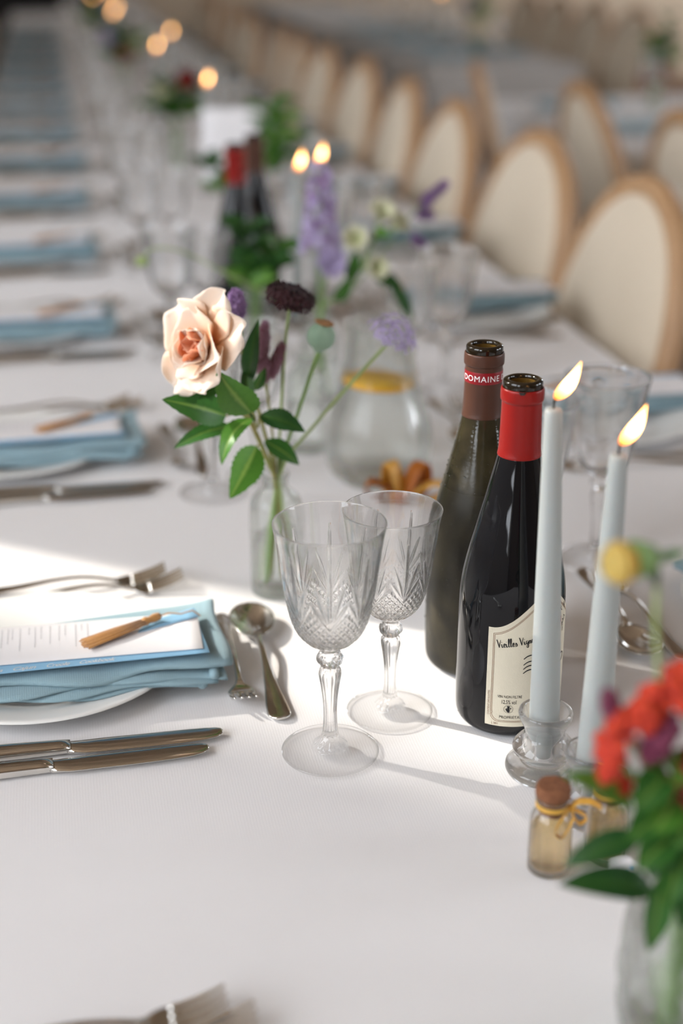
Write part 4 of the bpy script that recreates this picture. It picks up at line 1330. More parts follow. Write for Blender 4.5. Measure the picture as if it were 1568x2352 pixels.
def floret_cluster(mb, pts, nrms, size, petals=5, rng=None):
    """many tiny open florets"""
    for p, n in zip(pts, nrms):
        F = frame(n, rng.uniform(0, 6)); p = Vector(p)
        s = size * rng.uniform(0.7, 1.25)
        for k in range(petals):
            a = 2 * pi * k / petals
            e = [(0.1, 0), (0.62, -0.42), (1.0, 0.0), (0.62, 0.42)]
            vs = [p + (F @ Vector((s * (x * cos(a) - y * sin(a)), s * (x * sin(a) + y * cos(a)), s * 0.35 * x)) ) for x, y in e]
            mb.add(vs, [(0, 1, 2, 3)], [0, 0.6, 1, 0.6])
    return mb

def spike(parent, base, tip, r, m, name='flower_spike', n=60, seed=1, size=0.004):
    """tapering spike of small florets along an axis"""
    rng = random.Random(seed)
    b, e = Vector(base), Vector(tip); d = (e - b); mb = MB()
    F = frame(d)
    mb.tube([b, b + d * 0.5, e], [r * 0.4, r * 0.3, r * 0.1], 8)
    pts = []; ns = []
    for i in range(n):
        v = i / n; a = i * 2.39996
        rr = r * (sin(pi * (0.12 + 0.85 * v)) ** 0.6)
        q = F @ Vector((cos(a) * rr, sin(a) * rr, 0))
        pts.append(b + d * v + q * 0.8); ns.append(q.normalized() + d.normalized() * 0.5)
    floret_cluster(mb, pts, ns, size, 5, rng)
    return mb.build(name, M[m], parent)

# --- bud vase ------------------------------------------------------------
def make_bud_vase(label, loc, scale=1.0, h_water=0.055):
    t = thing('bud_vase', label, 'vase', loc, 0, 'glass bud vases')
    out = crom([(0.0, 0.003), (0.0, 0.0210), (0.0015, 0.0235), (0.0060, 0.0244), (0.0500, 0.0246), (0.0820, 0.0244), (0.0930, 0.0220), (0.0995, 0.0165), (0.1040, 0.0124), (0.1085, 0.0113), (0.1130, 0.0118), (0.1155, 0.0130), (0.1170, 0.0128)], 4)
    inn = crom([(0.1165, 0.0114), (0.1120, 0.0099), (0.1040, 0.0106), (0.0985, 0.0148), (0.0920, 0.0203), (0.0820, 0.0227), (0.0500, 0.0229), (0.0090, 0.0226), (0.0055, 0.0200), (0.0050, 0.0006)], 3)
    out = [(z * scale, r * scale) for z, r in out]; inn = [(z * scale, r * scale) for z, r in inn]
    MB().lathe(out + inn, 64, True, True).build('glass', M['vaseglass'], t)
    if h_water:
        MB().lathe([(0.0054 * scale, 0.001), (0.0060 * scale, 0.0195 * scale), (0.0095 * scale, 0.02235 * scale), (h_water, 0.02265 * scale), (h_water + 0.0006, 0.0220 * scale), (h_water + 0.0002, 0.001)], 48, True, True).build('water', M['water'], t)
    return t
make_bud_vase('clear glass bud vase holding the peach rose', (0.1755, 1.187, T))
VB = (0.1755, 1.187, 0.0)
G1 = 'flowers in the bud vase behind the goblets'

# --- peach rose ----------------------------------------------------------
t, R_ = flower_thing('garden_rose', 'open peach rose with coral heart in the clear bud vase', 'rose', VB, G1)
c = Vector((0.106, 1.132, 0.2535)) - Vector(VB)
n = Vector((-0.76, -0.58, 0.30)).normalized()
Mx = frame(n)
base = c - n * 0.012
k = 0
for az0, cnt, p0, p1, L, W, cup, tipc, m, ruf in ((0.2, 2, -4, 16, 0.0215, 0.0105, 0.80, 0.0, 'rose_core', 0.0), (0.9, 3, 8, 22, 0.0235, 0.0135, 0.62, 0.0, 'rose_core', 0.05), (0.3, 4, 26, 26, 0.0280, 0.0175, 0.45, 0.05, 'rose', 0.10),
                                             (0.75, 3, 50, 30, 0.0385, 0.0240, 0.24, 0.06, 'rose', 0.12), (0.1, 6, 66, 28, 0.0480, 0.0270, 0.14, 0.04, 'rose', 0.15)):
    for i in range(cnt):
        k += 1
        az = az0 + 2 * pi * i / cnt + 0.12 * sin(k * 3.7)
        solid(petal_geo(MB(), Mx, base, az, p0 + 7 * sin(k * 2.3), p1 + 12 * sin(k * 1.3), L * (1 + 0.10 * sin(k * 5.1)), W * (1 + 0.10 * sin(k * 2.9)), cup, 0.0012, ruf, 12, 14, tipc, k * 1.1).build('petal', M[m], t))
for i in range(5):
    a = 2 * pi * i / 5
    d = Mx @ Vector((cos(a), sin(a), -0.25))
    leaf(t, base - n * 0.003, base + d * 0.022, n, 0.004, 'leaf_light', nu=4, nv=8)
MB().ball(base - n * 0.004, 0.0062, 12, 8).build('calyx', M['green'], t)
stem(t, [base - n * 0.006] + R_((0.1235, 1.152, 0.216), (0.141, 1.163, 0.197), (0.158, 1.175, 0.158), (0.169, 1.182, 0.128), (0.176, 1.187, 0.105), (0.183, 1.195, 0.012)), 0.0021, 0.0022, 'redstem')
for b, e, nn, w, m, kw in (((0.128, 1.145, 0.188), (0.073, 1.120, 0.214), (-0.1, -0.9, 0.5), 0.0125, 'leaf', dict(bend=0.08)), ((0.147, 1.125, 0.196), (0.117, 1.100, 0.242), (-0.3, -0.9, 0.1), 0.0145, 'leaf_light', dict(bend=0.06)),
                           ((0.155, 1.155, 0.155), (0.126, 1.120, 0.122), (0.2, -0.8, 0.5), 0.0125, 'leaf_light', dict(bend=0.05)), ((0.134, 1.152, 0.175), (0.082, 1.138, 0.164), (0.0, -0.6, 0.8), 0.0075, 'leaf', dict(bend=0.14)),
                           ((0.150, 1.145, 0.184), (0.120, 1.120, 0.153), (-0.5, -0.5, 0.7), 0.0090, 'leaf_light', dict(bend=0.20)), ((0.158, 1.153, 0.183), (0.195, 1.138, 0.171), (0.2, -0.7, 0.7), 0.0095, 'leaf_dark', dict(bend=0.10)),
                           ((0.164, 1.173, 0.153), (0.194, 1.165, 0.131), (0.3, -0.8, 0.5), 0.0080, 'leaf', dict(bend=0.10)), ((0.126, 1.145, 0.222), (0.094, 1.130, 0.209), (0.1, -0.8, 0.5), 0.0085, 'leaf', dict(bend=0.05))):
    bb, ee = R_(b, e)
    lf = leaf(t, bb, ee, nn, w * 1.2, m, serr=0.05, nv=22, **kw)
for pts in ([(0.128, 1.145, 0.188), (0.141, 1.155, 0.186), (0.152, 1.168, 0.172)], [(0.147, 1.125, 0.196), (0.153, 1.150, 0.185), (0.157, 1.173, 0.162)], [(0.155, 1.155, 0.155), (0.161, 1.170, 0.152)], [(0.158, 1.153, 0.183), (0.158, 1.168, 0.168)]):
    stem(t, R_(*pts), 0.0009, 0.0011, 'redstem', 'leaf_stalk')

# --- sprig with purple tip ----------------------------------------------
t, R_ = flower_thing('veronica_sprig', 'dark leafy sprig with a purple bud tip just right of the rose', 'flower', VB, G1)
stem(t, R_((0.180, 1.192, 0.012), (0.1752, 1.187, 0.108), (0.166, 1.184, 0.158), (0.152, 1.182, 0.213), (0.146, 1.180, 0.245), (0.144, 1.180, 0.262)), 0.0018, 0.0014, 'redstem')
spike(t, *R_((0.1455, 1.180, 0.240), (0.1445, 1.180, 0.270)), 0.0035, 'leaf_light', 'bud_spike', 50, 3, 0.0022)
spike(t, *R_((0.1445, 1.180, 0.266), (0.1435, 1.180, 0.286)), 0.0070, 'violet', 'flower_spike', 70, 4, 0.0045)
for b, e, nn, w, m in (((0.152, 1.176, 0.205), (0.159, 1.150, 0.270), (-0.5, -0.85, 0.1), 0.0085, 'leaf_dark'), ((0.150, 1.176, 0.222), (0.153, 1.152, 0.178), (-0.4, -0.9, 0.1), 0.0065, 'leaf_dark'), ((0.157, 1.180, 0.198), (0.166, 1.168, 0.222), (0.1, -1, 0.2), 0.0055, 'leaf')):
    leaf(t, *R_(b, e), nn, w, m, bend=0.06)

# --- mauve plumes --------------------------------------------------------
t, R_ = flower_thing('mauve_plumes', 'mauve feathery plumes between the rose and the poppy pod', 'flower', VB, G1)
stem(t, R_((0.172, 1.193, 0.012), (0.1757, 1.188, 0.112), (0.174, 1.196, 0.160), (0.171, 1.200, 0.195)), 0.0015, 0.0011, 'redstem')
for i, (b, m_, e) in enumerate((((0.171, 1.20, 0.192), (0.164, 1.20, 0.212), (0.168, 1.195, 0.250)), ((0.171, 1.20, 0.192), (0.166, 1.20, 0.208), (0.172, 1.205, 0.251)), ((0.171, 1.20, 0.190), (0.174, 1.20, 0.203), (0.186, 1.20, 0.232)), ((0.171, 1.20, 0.190), (0.168, 1.20, 0.200), (0.170, 1.195, 0.222)))):
    stem(t, R_(b, m_), 0.0008, 0.0007, 'redstem', 'stalk')
    spike(t, *R_(m_, e), 0.0050, 'mauve', 'plume', 80, 10 + i, 0.0034)

# --- dark scabious -------------------------------------------------------
def scabious(t, c, n, r, petal_m, seed, green=True):
    rng = random.Random(seed); F = frame(n); c = Vector(c); mb = MB()
    for i in range(120):
        v = (i + 0.5) / 120; a = i * 2.39996
        rr = r * sqrt(v)
        z = 0.30 * r * (1 - v * 0.7) + rng.uniform(-0.06, 0.06) * r
        p = c + F @ Vector((rr * cos(a), rr * sin(a), z))
        o = F @ Vector((cos(a) * v * 1.4, sin(a) * v * 1.4, 0.8))
        floret_cluster(mb, [p], [o], r * 0.20, 5, rng)
    for i in range(20):
        a = 2 * pi * i / 20
        for zz in (-0.1, 0.12):
            p = c + F @ Vector((r * 0.86 * cos(a + zz), r * 0.86 * sin(a + zz), zz * r))
            floret_cluster(mb, [p], [F @ Vector((cos(a), sin(a), 0.1))], r * 0.28, 5, rng)
    mb.build('flower_head', M[petal_m], t)
    MB().lathe([(-0.26 * r, 0.12 * r), (-0.20 * r, 0.40 * r), (0.05 * r, 0.66 * r), (0.2 * r, 0.6 * r)], 20, True, True).build('receptacle', M['green'] if green else M['scab'], t).matrix_local = Matrix.Translation(c) @ F
    for i in range(9):
        a = 2 * pi * i / 9
        leaf(t, c + F @ Vector((0.1 * r * cos(a), 0.1 * r * sin(a), -0.26 * r)), c + F @ Vector((0.72 * r * cos(a), 0.72 * r * sin(a), -0.30 * r)), F @ Vector((0, 0, -1)), 0.10 * r, 'leaf', nu=4, nv=6).name = 'bract'
t, R_ = flower_thing('scabious', 'dark maroon scabious on a tall pale stem', 'flower', VB, G1)
stem(t, R_((0.188, 1.178, 0.012), (0.1790, 1.188, 0.112), (0.183, 1.198, 0.164), (0.188, 1.20, 0.228), (0.193, 1.20, 0.268)), 0.0015, 0.0013, 'palegreen')
scabious(t, R_((0.1938, 1.20, 0.2735))[0], (0.30, -0.12, 0.95), 0.0215, 'scab', 5)

# --- poppy pod -----------------------------------------------------------
t, R_ = flower_thing('poppy_pod', 'round grey green poppy seed pod with brown crown', 'seed pod', VB, G1)
stem(t, R_((0.166, 1.183, 0.012), (0.1790, 1.1895, 0.114), (0.196, 1.190, 0.167), (0.2120, 1.181, 0.222), (0.2150, 1.180, 0.229)), 0.0016, 0.0018, 'green')
F = frame((0.22, -0.1, 1.0)); c = R_((0.2170, 1.180, 0.2435))[0]
def podfn(a, z, r, k): return r * (1 + 0.018 * cos(a * 9))
o = MB().lathe(crom([(-0.0150, 0.0020), (-0.0135, 0.0042), (-0.0122, 0.0044), (-0.0110, 0.0062), (-0.0075, 0.0102), (-0.001, 0.0122), (0.0055, 0.0108), (0.0098, 0.0070), (0.0108, 0.0052)], 4), 40, True, True, podfn).build('pod', M['pod'], t)
o.matrix_local = Matrix.Translation(c) @ F
o = MB().lathe([(0.0104, 0.0030), (0.0112, 0.0058), (0.0124, 0.0080), (0.0130, 0.0078), (0.0126, 0.0040), (0.0130, 0.0006)], 40, False, True, lambda a, z, r, k: r * (1 + 0.16 * cos(a * 9) * (r > 0.005))).build('crown', M['crown'], t)
o.matrix_local = Matrix.Translation(c) @ F

# --- lilac lace flower ---------------------------------------------------
t, R_ = flower_thing('lace_flower', 'lilac lace flower on a long leaning stem over the carafe', 'flower', VB, G1)
stem(t, R_((0.164, 1.192, 0.012), (0.1795, 1.1865, 0.115), (0.213, 1.193, 0.158), (0.247, 1.198, 0.193), (0.284, 1.20, 0.231)), 0.0014, 0.0017, 'palegreen')
rng = random.Random(21); F = frame((0.42, -0.20, 0.85)); c = R_((0.284, 1.20, 0.231))[0]
mb = MB(); st_ = MB()
for i in range(120):
    v = (i + 0.5) / 120; a = i * 2.39996
    th = 1.30 * sqrt(v)
    d = F @ Vector((sin(th) * cos(a), sin(th) * sin(a), cos(th)))
    p = c + d * 0.0245 * rng.uniform(0.78, 1.10) - (F @ Vector((0, 0, 1))) * 0.004
    floret_cluster(mb, [p], [d], 0.0030, 5, rng)
    if i % 4 == 0: st_.tube([c, (c + p) / 2 + d * 0.001, p], 0.00035, 4)
mb.build('florets', M['lilac'], t)
st_.build('rays', M['palegreen'], t)

# ================================================================= carafe
t = thing('water_carafe', 'round glass carafe of water with a citrus slice', 'carafe', (0.332, 1.457, T))
out = crom([(0.0, 0.004), (0.0, 0.040), (0.002, 0.046), (0.012, 0.0555), (0.035, 0.0605), (0.060, 0.0585), (0.090, 0.0500), (0.120, 0.0425), (0.145, 0.0385), (0.165, 0.0385), (0.178, 0.0405)], 4)
inn = crom([(0.1765, 0.0388), (0.165, 0.0365), (0.145, 0.0365), (0.120, 0.0405), (0.090, 0.0480), (0.060, 0.0565), (0.035, 0.0585), (0.013, 0.0535), (0.006, 0.0445), (0.005, 0.0006)], 3)
MB().lathe(out + inn, 64, True, True).build('glass', M['vaseglass'], t)
MB().lathe([(0.0053, 0.001), (0.0064, 0.0443), (0.0132, 0.0533), (0.035, 0.0583), (0.060, 0.0563), (0.090, 0.0478), (0.1105, 0.0430), (0.1110, 0.0425), (0.1108, 0.001)], 56, True, True).build('water', M['water'], t)
t = thing('citrus_slice', 'yellow citrus slice floating in the carafe', 'citrus slice', (0.330, 1.455, T + 0.112))
F = Matrix.Rotation(radians(5), 4, 'Y')
o = MB().lathe([(-0.0025, 0.001), (-0.0025, 0.0335), (0.0025, 0.0335), (0.0025, 0.001)], 48, True, True).build('flesh', M['citrus'], t); o.matrix_local = F
o = MB().lathe([(-0.0028, 0.0336), (-0.0028, 0.0368), (0.0, 0.0374), (0.0028, 0.0368), (0.0028, 0.0336)], 48).build('peel', M['peel'], t); o.matrix_local = F
# orange bow on the cloth beside the carafe
t = thing('ribbon_bow', 'orange ribbon bow lying on the cloth beside the carafe', 'ribbon', (0.339, 1.366, T))
for i, (a, L, hgt) in enumerate(((2.9, 0.028, 0.022), (2.2, 0.018, 0.036), (0.6, 0.022, 0.034), (-0.3, 0.030, 0.020), (-1.9, 0.022, 0.016))):
    d = Vector((cos(a), sin(a) * 0.6, 0)); sd = Vector((-sin(a), cos(a), 0))
    P = crom([(0, 0, 0.004), tuple(d * L * 0.5 + Vector((0, 0, hgt * 0.8))), tuple(d * L + Vector((0, 0, hgt))), tuple(d * L * 1.1 + Vector((0, 0, hgt * 0.5))), tuple(d * L * 0.5 + Vector((0, 0, 0.003)))], 5)
    nP = len(P)
    MB().slab(lambda u, v, P=P, sd=sd, nP=nP: Vector(P[min(nP - 1, int(round(v * (nP - 1))))]) + sd * ((u - 0.5) * 0.014), 2, nP - 1, 0.0005).build('loop', M['orange'] if i % 2 == 0 else M['ribbon'], t)
MB().ball((0, 0, 0.006), 0.006, 12, 8).build('knot', M['orange'], t)
t.scale = (1.3, 1.3, 1.3)

# ================================================================= second flower group
make_bud_vase('clear glass bud vase behind the carafe holding tall lilac spikes', (0.318, 1.735, T), 1.05)
make_bud_vase('clear round shouldered bud vase left of the carafe', (0.268, 1.560, T), 1.0)
V2 = (0.318, 1.735, 0.0); G2 = 'flowers in the bud vase behind the carafe'
t, R_ = flower_thing('delphinium', 'tall lilac delphinium spike behind the dark scabious', 'flower', V2, G2)
stem(t, R_((0.318, 1.735, 0.012), (0.318, 1.733, 0.12), (0.315, 1.725, 0.20), (0.317, 1.72, 0.30)), 0.0022, 0.0012)
rng = random.Random(6); mb = MB()
for i in range(34):
    v = i / 34; a = i * 2.39996; c = Vector((0.316, 1.722, 0.195 + 0.112 * v)) - Vector(V2)
    rr = 0.022 * (1 - 0.6 * v)
    d = Vector((cos(a), sin(a), 0.1))
    floret_cluster(mb, [c + d * rr], [d], 0.0125 * (1 - 0.45 * v), 5, rng)
mb.build('florets', M['lilac'], t)
mb = MB()
for i in range(14):
    v = i / 14; a = i * 2.39996 + 1; c = Vector((0.316, 1.722, 0.21 + 0.09 * v)) - Vector(V2)
    d = Vector((cos(a), sin(a), 0.0)); floret_cluster(mb, [c + d * 0.013], [d], 0.010, 5, rng)
mb.build('dark_florets', M['violet'], t)
t, R_ = flower_thing('lilac_bloom', 'single lilac bloom low behind the dark scabious', 'flower', V2, G2)
stem(t, R_((0.322, 1.735, 0.012), (0.320, 1.735, 0.12), (0.323, 1.71, 0.178)), 0.0016, 0.0013)
Mx = frame((0.1, -0.9, 0.4)); c = R_((0.325, 1.705, 0.186))[0]
for i in range(7):
    solid(petal_geo(MB(), Mx, c, 2 * pi * i / 7, 52, 30, 0.021, 0.010, 0.1, 0.001, 0.1, 6, 6, 0.05, i).build('petal', M['lilac'], t))
t, R_ = flower_thing('lisianthus_spray', 'cream and pale green blooms on a branching stem above the carafe', 'flower', V2, G2)
stem(t, R_((0.313, 1.733, 0.012), (0.320, 1.732, 0.12), (0.345, 1.715, 0.145), (0.366, 1.705, 0.185), (0.383, 1.70, 0.225)), 0.0024, 0.0018)
for i, (p, nn, L) in enumerate((((0.386, 1.70, 0.240), (0.1, -0.6, 0.8), 0.026), ((0.360, 1.70, 0.215), (-0.4, -0.8, 0.4), 0.024), ((0.404, 1.71, 0.228), (0.6, -0.5, 0.5), 0.021), ((0.378, 1.69, 0.184), (0.1, -0.95, 0.2), 0.022))):
    c = R_(p)[0]; Mx = frame(nn)
    stem(t, [R_((0.366, 1.705, 0.175))[0], (c + R_((0.372, 1.705, 0.20))[0]) / 2, c], 0.0012, 0.0012, 'palegreen', 'stalk')
    bl = MB().ball(c, 0.004, 10, 6).build('bloom', M['cream'], t)
    for j in range(6):
        solid(petal_geo(MB(), Mx, c, 2 * pi * j / 6 + i, 28, 42, L, L * 0.55, 0.25, 0.001, 0.14, 6, 7, 0.05, j).build('petal', M['cream'], bl))
for b, e, w, m in (((0.380, 1.70, 0.225), (0.396, 1.685, 0.222), 0.009, 'leaf_light'), ((0.38, 1.70, 0.17), (0.414, 1.69, 0.158), 0.010, 'leaf_dark'), ((0.40, 1.70, 0.165), (0.428, 1.69, 0.108), 0.009, 'leaf_dark'), ((0.35, 1.71, 0.165), (0.357, 1.70, 0.205), 0.010, 'leaf'), ((0.335, 1.72, 0.135), (0.352, 1.70, 0.175), 0.010, 'leaf')):
    leaf(t, *R_(b, e), (0.1, -0.9, 0.4), w, m, bend=0.08)
t, R_ = flower_thing('purple_twig', 'thin twig with dark purple buds leaning over the chairs', 'flower', V2, G2)
stem(t, R_((0.326, 1.739, 0.012), (0.322, 1.737, 0.12), (0.36, 1.73, 0.15), (0.428, 1.74, 0.228), (0.482, 1.76, 0.267)), 0.0016, 0.0008)
for i, (b, e) in enumerate((((0.465, 1.755, 0.254), (0.487, 1.762, 0.272)), ((0.455, 1.75, 0.243), (0.462, 1.75, 0.262)), ((0.447, 1.75, 0.236), (0.466, 1.75, 0.232)), ((0.440, 1.745, 0.205), (0.455, 1.745, 0.198)))):
    spike(t, *R_(b, e), 0.006, 'violet', 'bud', 30, 40 + i, 0.005)
stem(t, R_((0.40, 1.735, 0.196), (0.44, 1.745, 0.204)), 0.0008, 0.0006, 'green', 'stalk')
t, R_ = flower_thing('scabious_bud', 'green scabious bud on a thin arching stem left of the rose top', 'flower bud', V2, G2)
stem(t, R_((0.310, 1.738, 0.012), (0.314, 1.735, 0.122), (0.256, 1.69, 0.152), (0.197, 1.66, 0.188), (0.140, 1.64, 0.223), (0.106, 1.63, 0.231), (0.093, 1.63, 0.221)), 0.0013, 0.0011, 'palegreen')
c = R_((0.0915, 1.63, 0.2165))[0]
MB().ball(c, 0.0075, 16, 10, (1, 1, 0.85)).build('bud', M['palegreen'], t)
for i in range(8):
    a = 2 * pi * i / 8
    leaf(t, c + Vector((0, 0, 0.006)), c + Vector((0.008 * cos(a), 0.008 * sin(a), -0.002)), (cos(a), sin(a), 0.6), 0.0026, 'leaf_light', nu=4, nv=6).name = 'bract'

# ================================================================= far groups down the table
def leafy(t, base, top, n, L, w, m, seed, spread=0.05):
    """one leafy branch with its leaves"""
    rng = random.Random(seed); b, e = Vector(base), Vector(top)
    mid = (b + e) / 2 + Vector((rng.uniform(-.01, .01), 0, 0.01))
    stem(t, [b, mid, e], 0.0016, 0.0010)
    for i in range(n):
        v = 0.35 + 0.65 * i / n
        p = b + (e - b) * v; a = i * 2.4 + rng.random()
        d = Vector((cos(a), sin(a), rng.uniform(-0.1, 0.8))).normalized()
        leaf(t, p, p + d * L * rng.uniform(0.7, 1.2), (0.1, -0.6, 0.7), w, m, bend=0.1, nu=4, nv=8)

def group(k, x, y, where, reds, greens, hgt, bloom='red'):
    make_bud_vase('bud vase of greenery ' + where, (x, y, T), 1.1, 0.05)
    o = (x, y, 0.0)
    for i, (dx, dy, dz) in enumerate(greens):
        t, R_ = flower_thing('leafy_branch', 'leafy green branch, %s of the bunch %s' % (ORD[i + 1], where), 'foliage', o, 'greenery ' + where)
        stem(t, R_((x + 0.004 * (i % 3 - 1), y + 0.004 * (i % 2), 0.014), (x + 0.003 * (i % 3 - 1), y, 0.125)), 0.0016, 0.0016)
        leafy(t, Vector((0.003 * (i % 3 - 1), 0, 0.122)), Vector((dx, dy, dz)), 11, 0.046, 0.013, ['leaf', 'leaf_dark', 'leaf_light'][(i + k) % 3], k * 10 + i)
    for i, (dx, dy, dz) in enumerate(reds):
        t, R_ = flower_thing('dahlia', 'round bloom, %s of the flowers %s' % (ORD[i + 1], where), 'flower', o, 'blooms ' + where)
        stem(t, [Vector((0.002 * i - 0.003, -0.004, 0.014)), Vector((0.002 * i - 0.003, -0.002, 0.12)), Vector((dx, dy, dz))], 0.0017, 0.0015)
        scabious(t, (dx, dy, dz), (0.1, -0.6, 0.7), 0.026, bloom if not isinstance(bloom, (list, tuple)) else bloom[i % len(bloom)], k * 7 + i)

group(1, 0.262, 1.93, 'below the dark bottles', [], [(0.010, -0.06, 0.155), (-0.02, -0.07, 0.125), (0.03, -0.04, 0.175), (-0.01, -0.03, 0.20)], 0.2)
group(2, 0.365, 2.62, 'behind the white card', [(0.06, 0.02, 0.23)], [(0.055, 0.0, 0.26), (0.070, 0.02, 0.21), (-0.11, -0.02, 0.18), (-0.09, -0.05, 0.13), (0.03, 0.02, 0.28)], 0.3, 'cream')
group(3, 0.305, 3.62, 'beside the third blurred candle', [(0.03, -0.02, 0.225), (-0.03, 0, 0.20)], [(0.0, 0.0, 0.21), (-0.05, 0.0, 0.22), (0.04, 0.0, 0.16), (-0.03, -0.03, 0.15), (0.06, -0.02, 0.22), (-0.08, 0.0, 0.17)], 0.3, ['darkred', 'cream'])
group(4, 0.265, 5.10, 'past the fifth candle', [(-0.05, 0, 0.22), (0.03, 0, 0.20), (0.0, -0.04, 0.17)], [(-0.03, 0, 0.24), (0.05, 0, 0.22), (-0.07, 0, 0.17), (0.0, -0.03, 0.26)], 0.3, ['lilac', 'cream', 'darkred'])
group(5, 0.235, 6.80, 'near the far end of the long table', [(0.05, 0, 0.22), (-0.05, 0, 0.18)], [(0.0, 0, 0.25), (-0.06, 0, 0.20), (0.06, 0, 0.18)], 0.3, ['lilac', 'cream'])
group(6, 1.985, 4.62, 'on the right edge table', [(0.0, -0.05, 0.13), (-0.05, -0.03, 0.10)], [(-0.03, 0, 0.24), (0.05, 0, 0.26), (0.08, 0, 0.18), (-0.02, -0.03, 0.19), (0.03, 0, 0.30)], 0.3, 'darkred')
group(7, 1.98, 6.70, 'on the end on background table', [(0.03, 0, 0.22), (-0.05, 0, 0.24)], [(-0.07, 0, 0.25), (0.07, 0, 0.22), (0.0, 0, 0.28)], 0.3, ['cream', 'lilac'])

# dark bottles in the second group
def far_bottle(lm, capm, label, loc):
    return make_bottle(lm, capm, label, loc, 48)
far_bottle(M['bottle_black'], M['cap_red'], 'blurred dark wine bottle with red capsule beside the white card', (0.264, 2.130, T))
far_bottle(M['bottle_black'], M['cap_brown'], 'blurred dark wine bottle with brown capsule right of the red one', (0.306, 2.225, T))

# white table card
t = thing('table_card', 'white table card standing behind the dark bottles', 'card', (0.340, 2.78, T), radians(-8))
def cardf(u, v): return ((u - 0.5) * 0.115, 0.028 * v, 0.095 + 0.15 * v)
MB().slab(cardf, 4, 4, 0.0012).build('card', M['paper'], t)
MB().tube([(0, 0, 0.003), (0, 0.0, 0.06), (0, 0.004, 0.11)], 0.003, 10).build('post', M['darkwood'], t)
MB().lathe([(0, 0.028), (0.006, 0.028), (0.009, 0.02), (0.010, 0.004)], 24, True, True).build('base', M['darkwood'], t)

# ================================================================= red flowers at the front right
t = thing('cut_glass_vase', 'cut glass vase of red flowers at the bottom right corner', 'vase', (0.3130, 0.5780, T), 0, 'glass vases')
def cutfn(a, z, r, k):
    if k < 45 and 0.012 < z < 0.095: return r - 0.0016 * max(0, 1 - abs(((a * 14 / (2 * pi) + z * 25) % 1) - 0.5) * 3) - 0.0012 * max(0, 1 - abs(((a * 14 / (2 * pi) - z * 25) % 1) - 0.5) * 3)
    return r
out = crom([(0.0, 0.004), (0.0, 0.034), (0.003, 0.038), (0.010, 0.040), (0.035, 0.042), (0.065, 0.041), (0.085, 0.037), (0.100, 0.0335), (0.110, 0.034), (0.116, 0.036)], 5)
inn = crom([(0.1155, 0.0342), (0.110, 0.0318), (0.100, 0.0312), (0.085, 0.0342), (0.065, 0.038), (0.035, 0.039), (0.014, 0.0365), (0.009, 0.030), (0.008, 0.0006)], 3)
MB().lathe(out + inn, 112, True, True, cutfn).build('glass', M['vaseglass'], t)
MB().lathe([(0.0083, 0.001), (0.0092, 0.0295), (0.0142, 0.0360), (0.035, 0.0386), (0.0650, 0.0376), (0.072, 0.0362), (0.0725, 0.035), (0.0722, 0.001)], 48, True, True).build('water', M['water'], t)
V3 = (0.3130, 0.5780, 0.0); G3 = 'red flowers in the front right vase'
def crest(t, c, n, r, m, seed, wide=1.5):
    """folded velvety crest"""
    rng = random.Random(seed); F = frame(n); c = Vector(c); mb = MB()
    for i in range(34):
        a = i * 2.39996; v = sqrt((i + 0.5) / 34)
        p = Vector((cos(a) * v * r * wide, sin(a) * v * r * 0.9, r * 0.75 * (1 - v * v) + rng.uniform(-0.3, 0.3) * r))
        mb.ball(c + F @ p, r * rng.uniform(0.16, 0.40), 8, 6, (1, 1, 1.2))
    mb.build('crest', M[m], t)
    MB().lathe([(-r * 0.9, r * 0.15), (-r * 0.3, r * 0.6), (r * 0.2, r * 0.95)], 16, True, True).build('crest_base', M['magenta'], t).matrix_local = Matrix.Translation(c) @ F
for i, (p, n, r, m, base, lb) in enumerate((((0.2670, 0.566, 0.2190), (-0.2, -0.3, 0.95), 0.0095, 'red', (0.306, 0.575), 'red cockscomb flower topmost in the front right vase'),
                                 ((0.2490, 0.566, 0.1930), (-0.9, -0.2, 0.3), 0.0085, 'red', (0.303, 0.582), 'red cockscomb flower leaning left over the rear candle'),
                                 ((0.2535, 0.566, 0.2090), (-0.7, -0.3, 0.7), 0.0085, 'red', (0.301, 0.577), 'red cockscomb flower between the leaning one and the topmost one'),
                                 ((0.2905, 0.560, 0.1830), (0.2, -0.8, 0.5), 0.0125, 'darkred', (0.316, 0.570), 'dark red flower at the right edge of the photo'),
                                 ((0.2850, 0.570, 0.2260), (0.3, -0.4, 0.9), 0.0110, 'red', (0.322, 0.578), 'red cockscomb flower cut by the right edge, above the dark one'),
                                 ((0.2700, 0.562, 0.2040), (0.0, -0.9, 0.4), 0.0090, 'magenta', (0.312, 0.572), 'magenta flower in the hollow below the topmost red one'),
                                 ((0.2570, 0.572, 0.1720), (-0.6, -0.7, 0.2), 0.0060, 'red', (0.300, 0.571), 'small orange red flower low among the front leaves'))):
    t, R_ = flower_thing('cockscomb', lb, 'flower', V3, G3)
    pc = Vector(p); nn = Vector(n).normalized()
    stem(t, R_((base[0], base[1], 0.012), (base[0] - 0.004, base[1], 0.10), tuple(pc * 0.6 + Vector((base[0], base[1], 0.11)) * 0.4 + Vector((0.004, 0, 0))), tuple(pc - nn * r * 0.6)), 0.0020, 0.0022)
    crest(t, R_(p)[0], nn, r, m, 30 + i)
t, R_ = flower_thing('magenta_floret', 'small purple floret left of the red flowers', 'flower', V3, G3)
stem(t, R_((0.309, 0.584, 0.012), (0.304, 0.584, 0.10), (0.270, 0.575, 0.18), (0.248, 0.571, 0.221)), 0.0012, 0.0008)
spike(t, *R_((0.249, 0.571, 0.217), (0.2455, 0.570, 0.229)), 0.0035, 'magenta', 'floret', 26, 60, 0.0035)
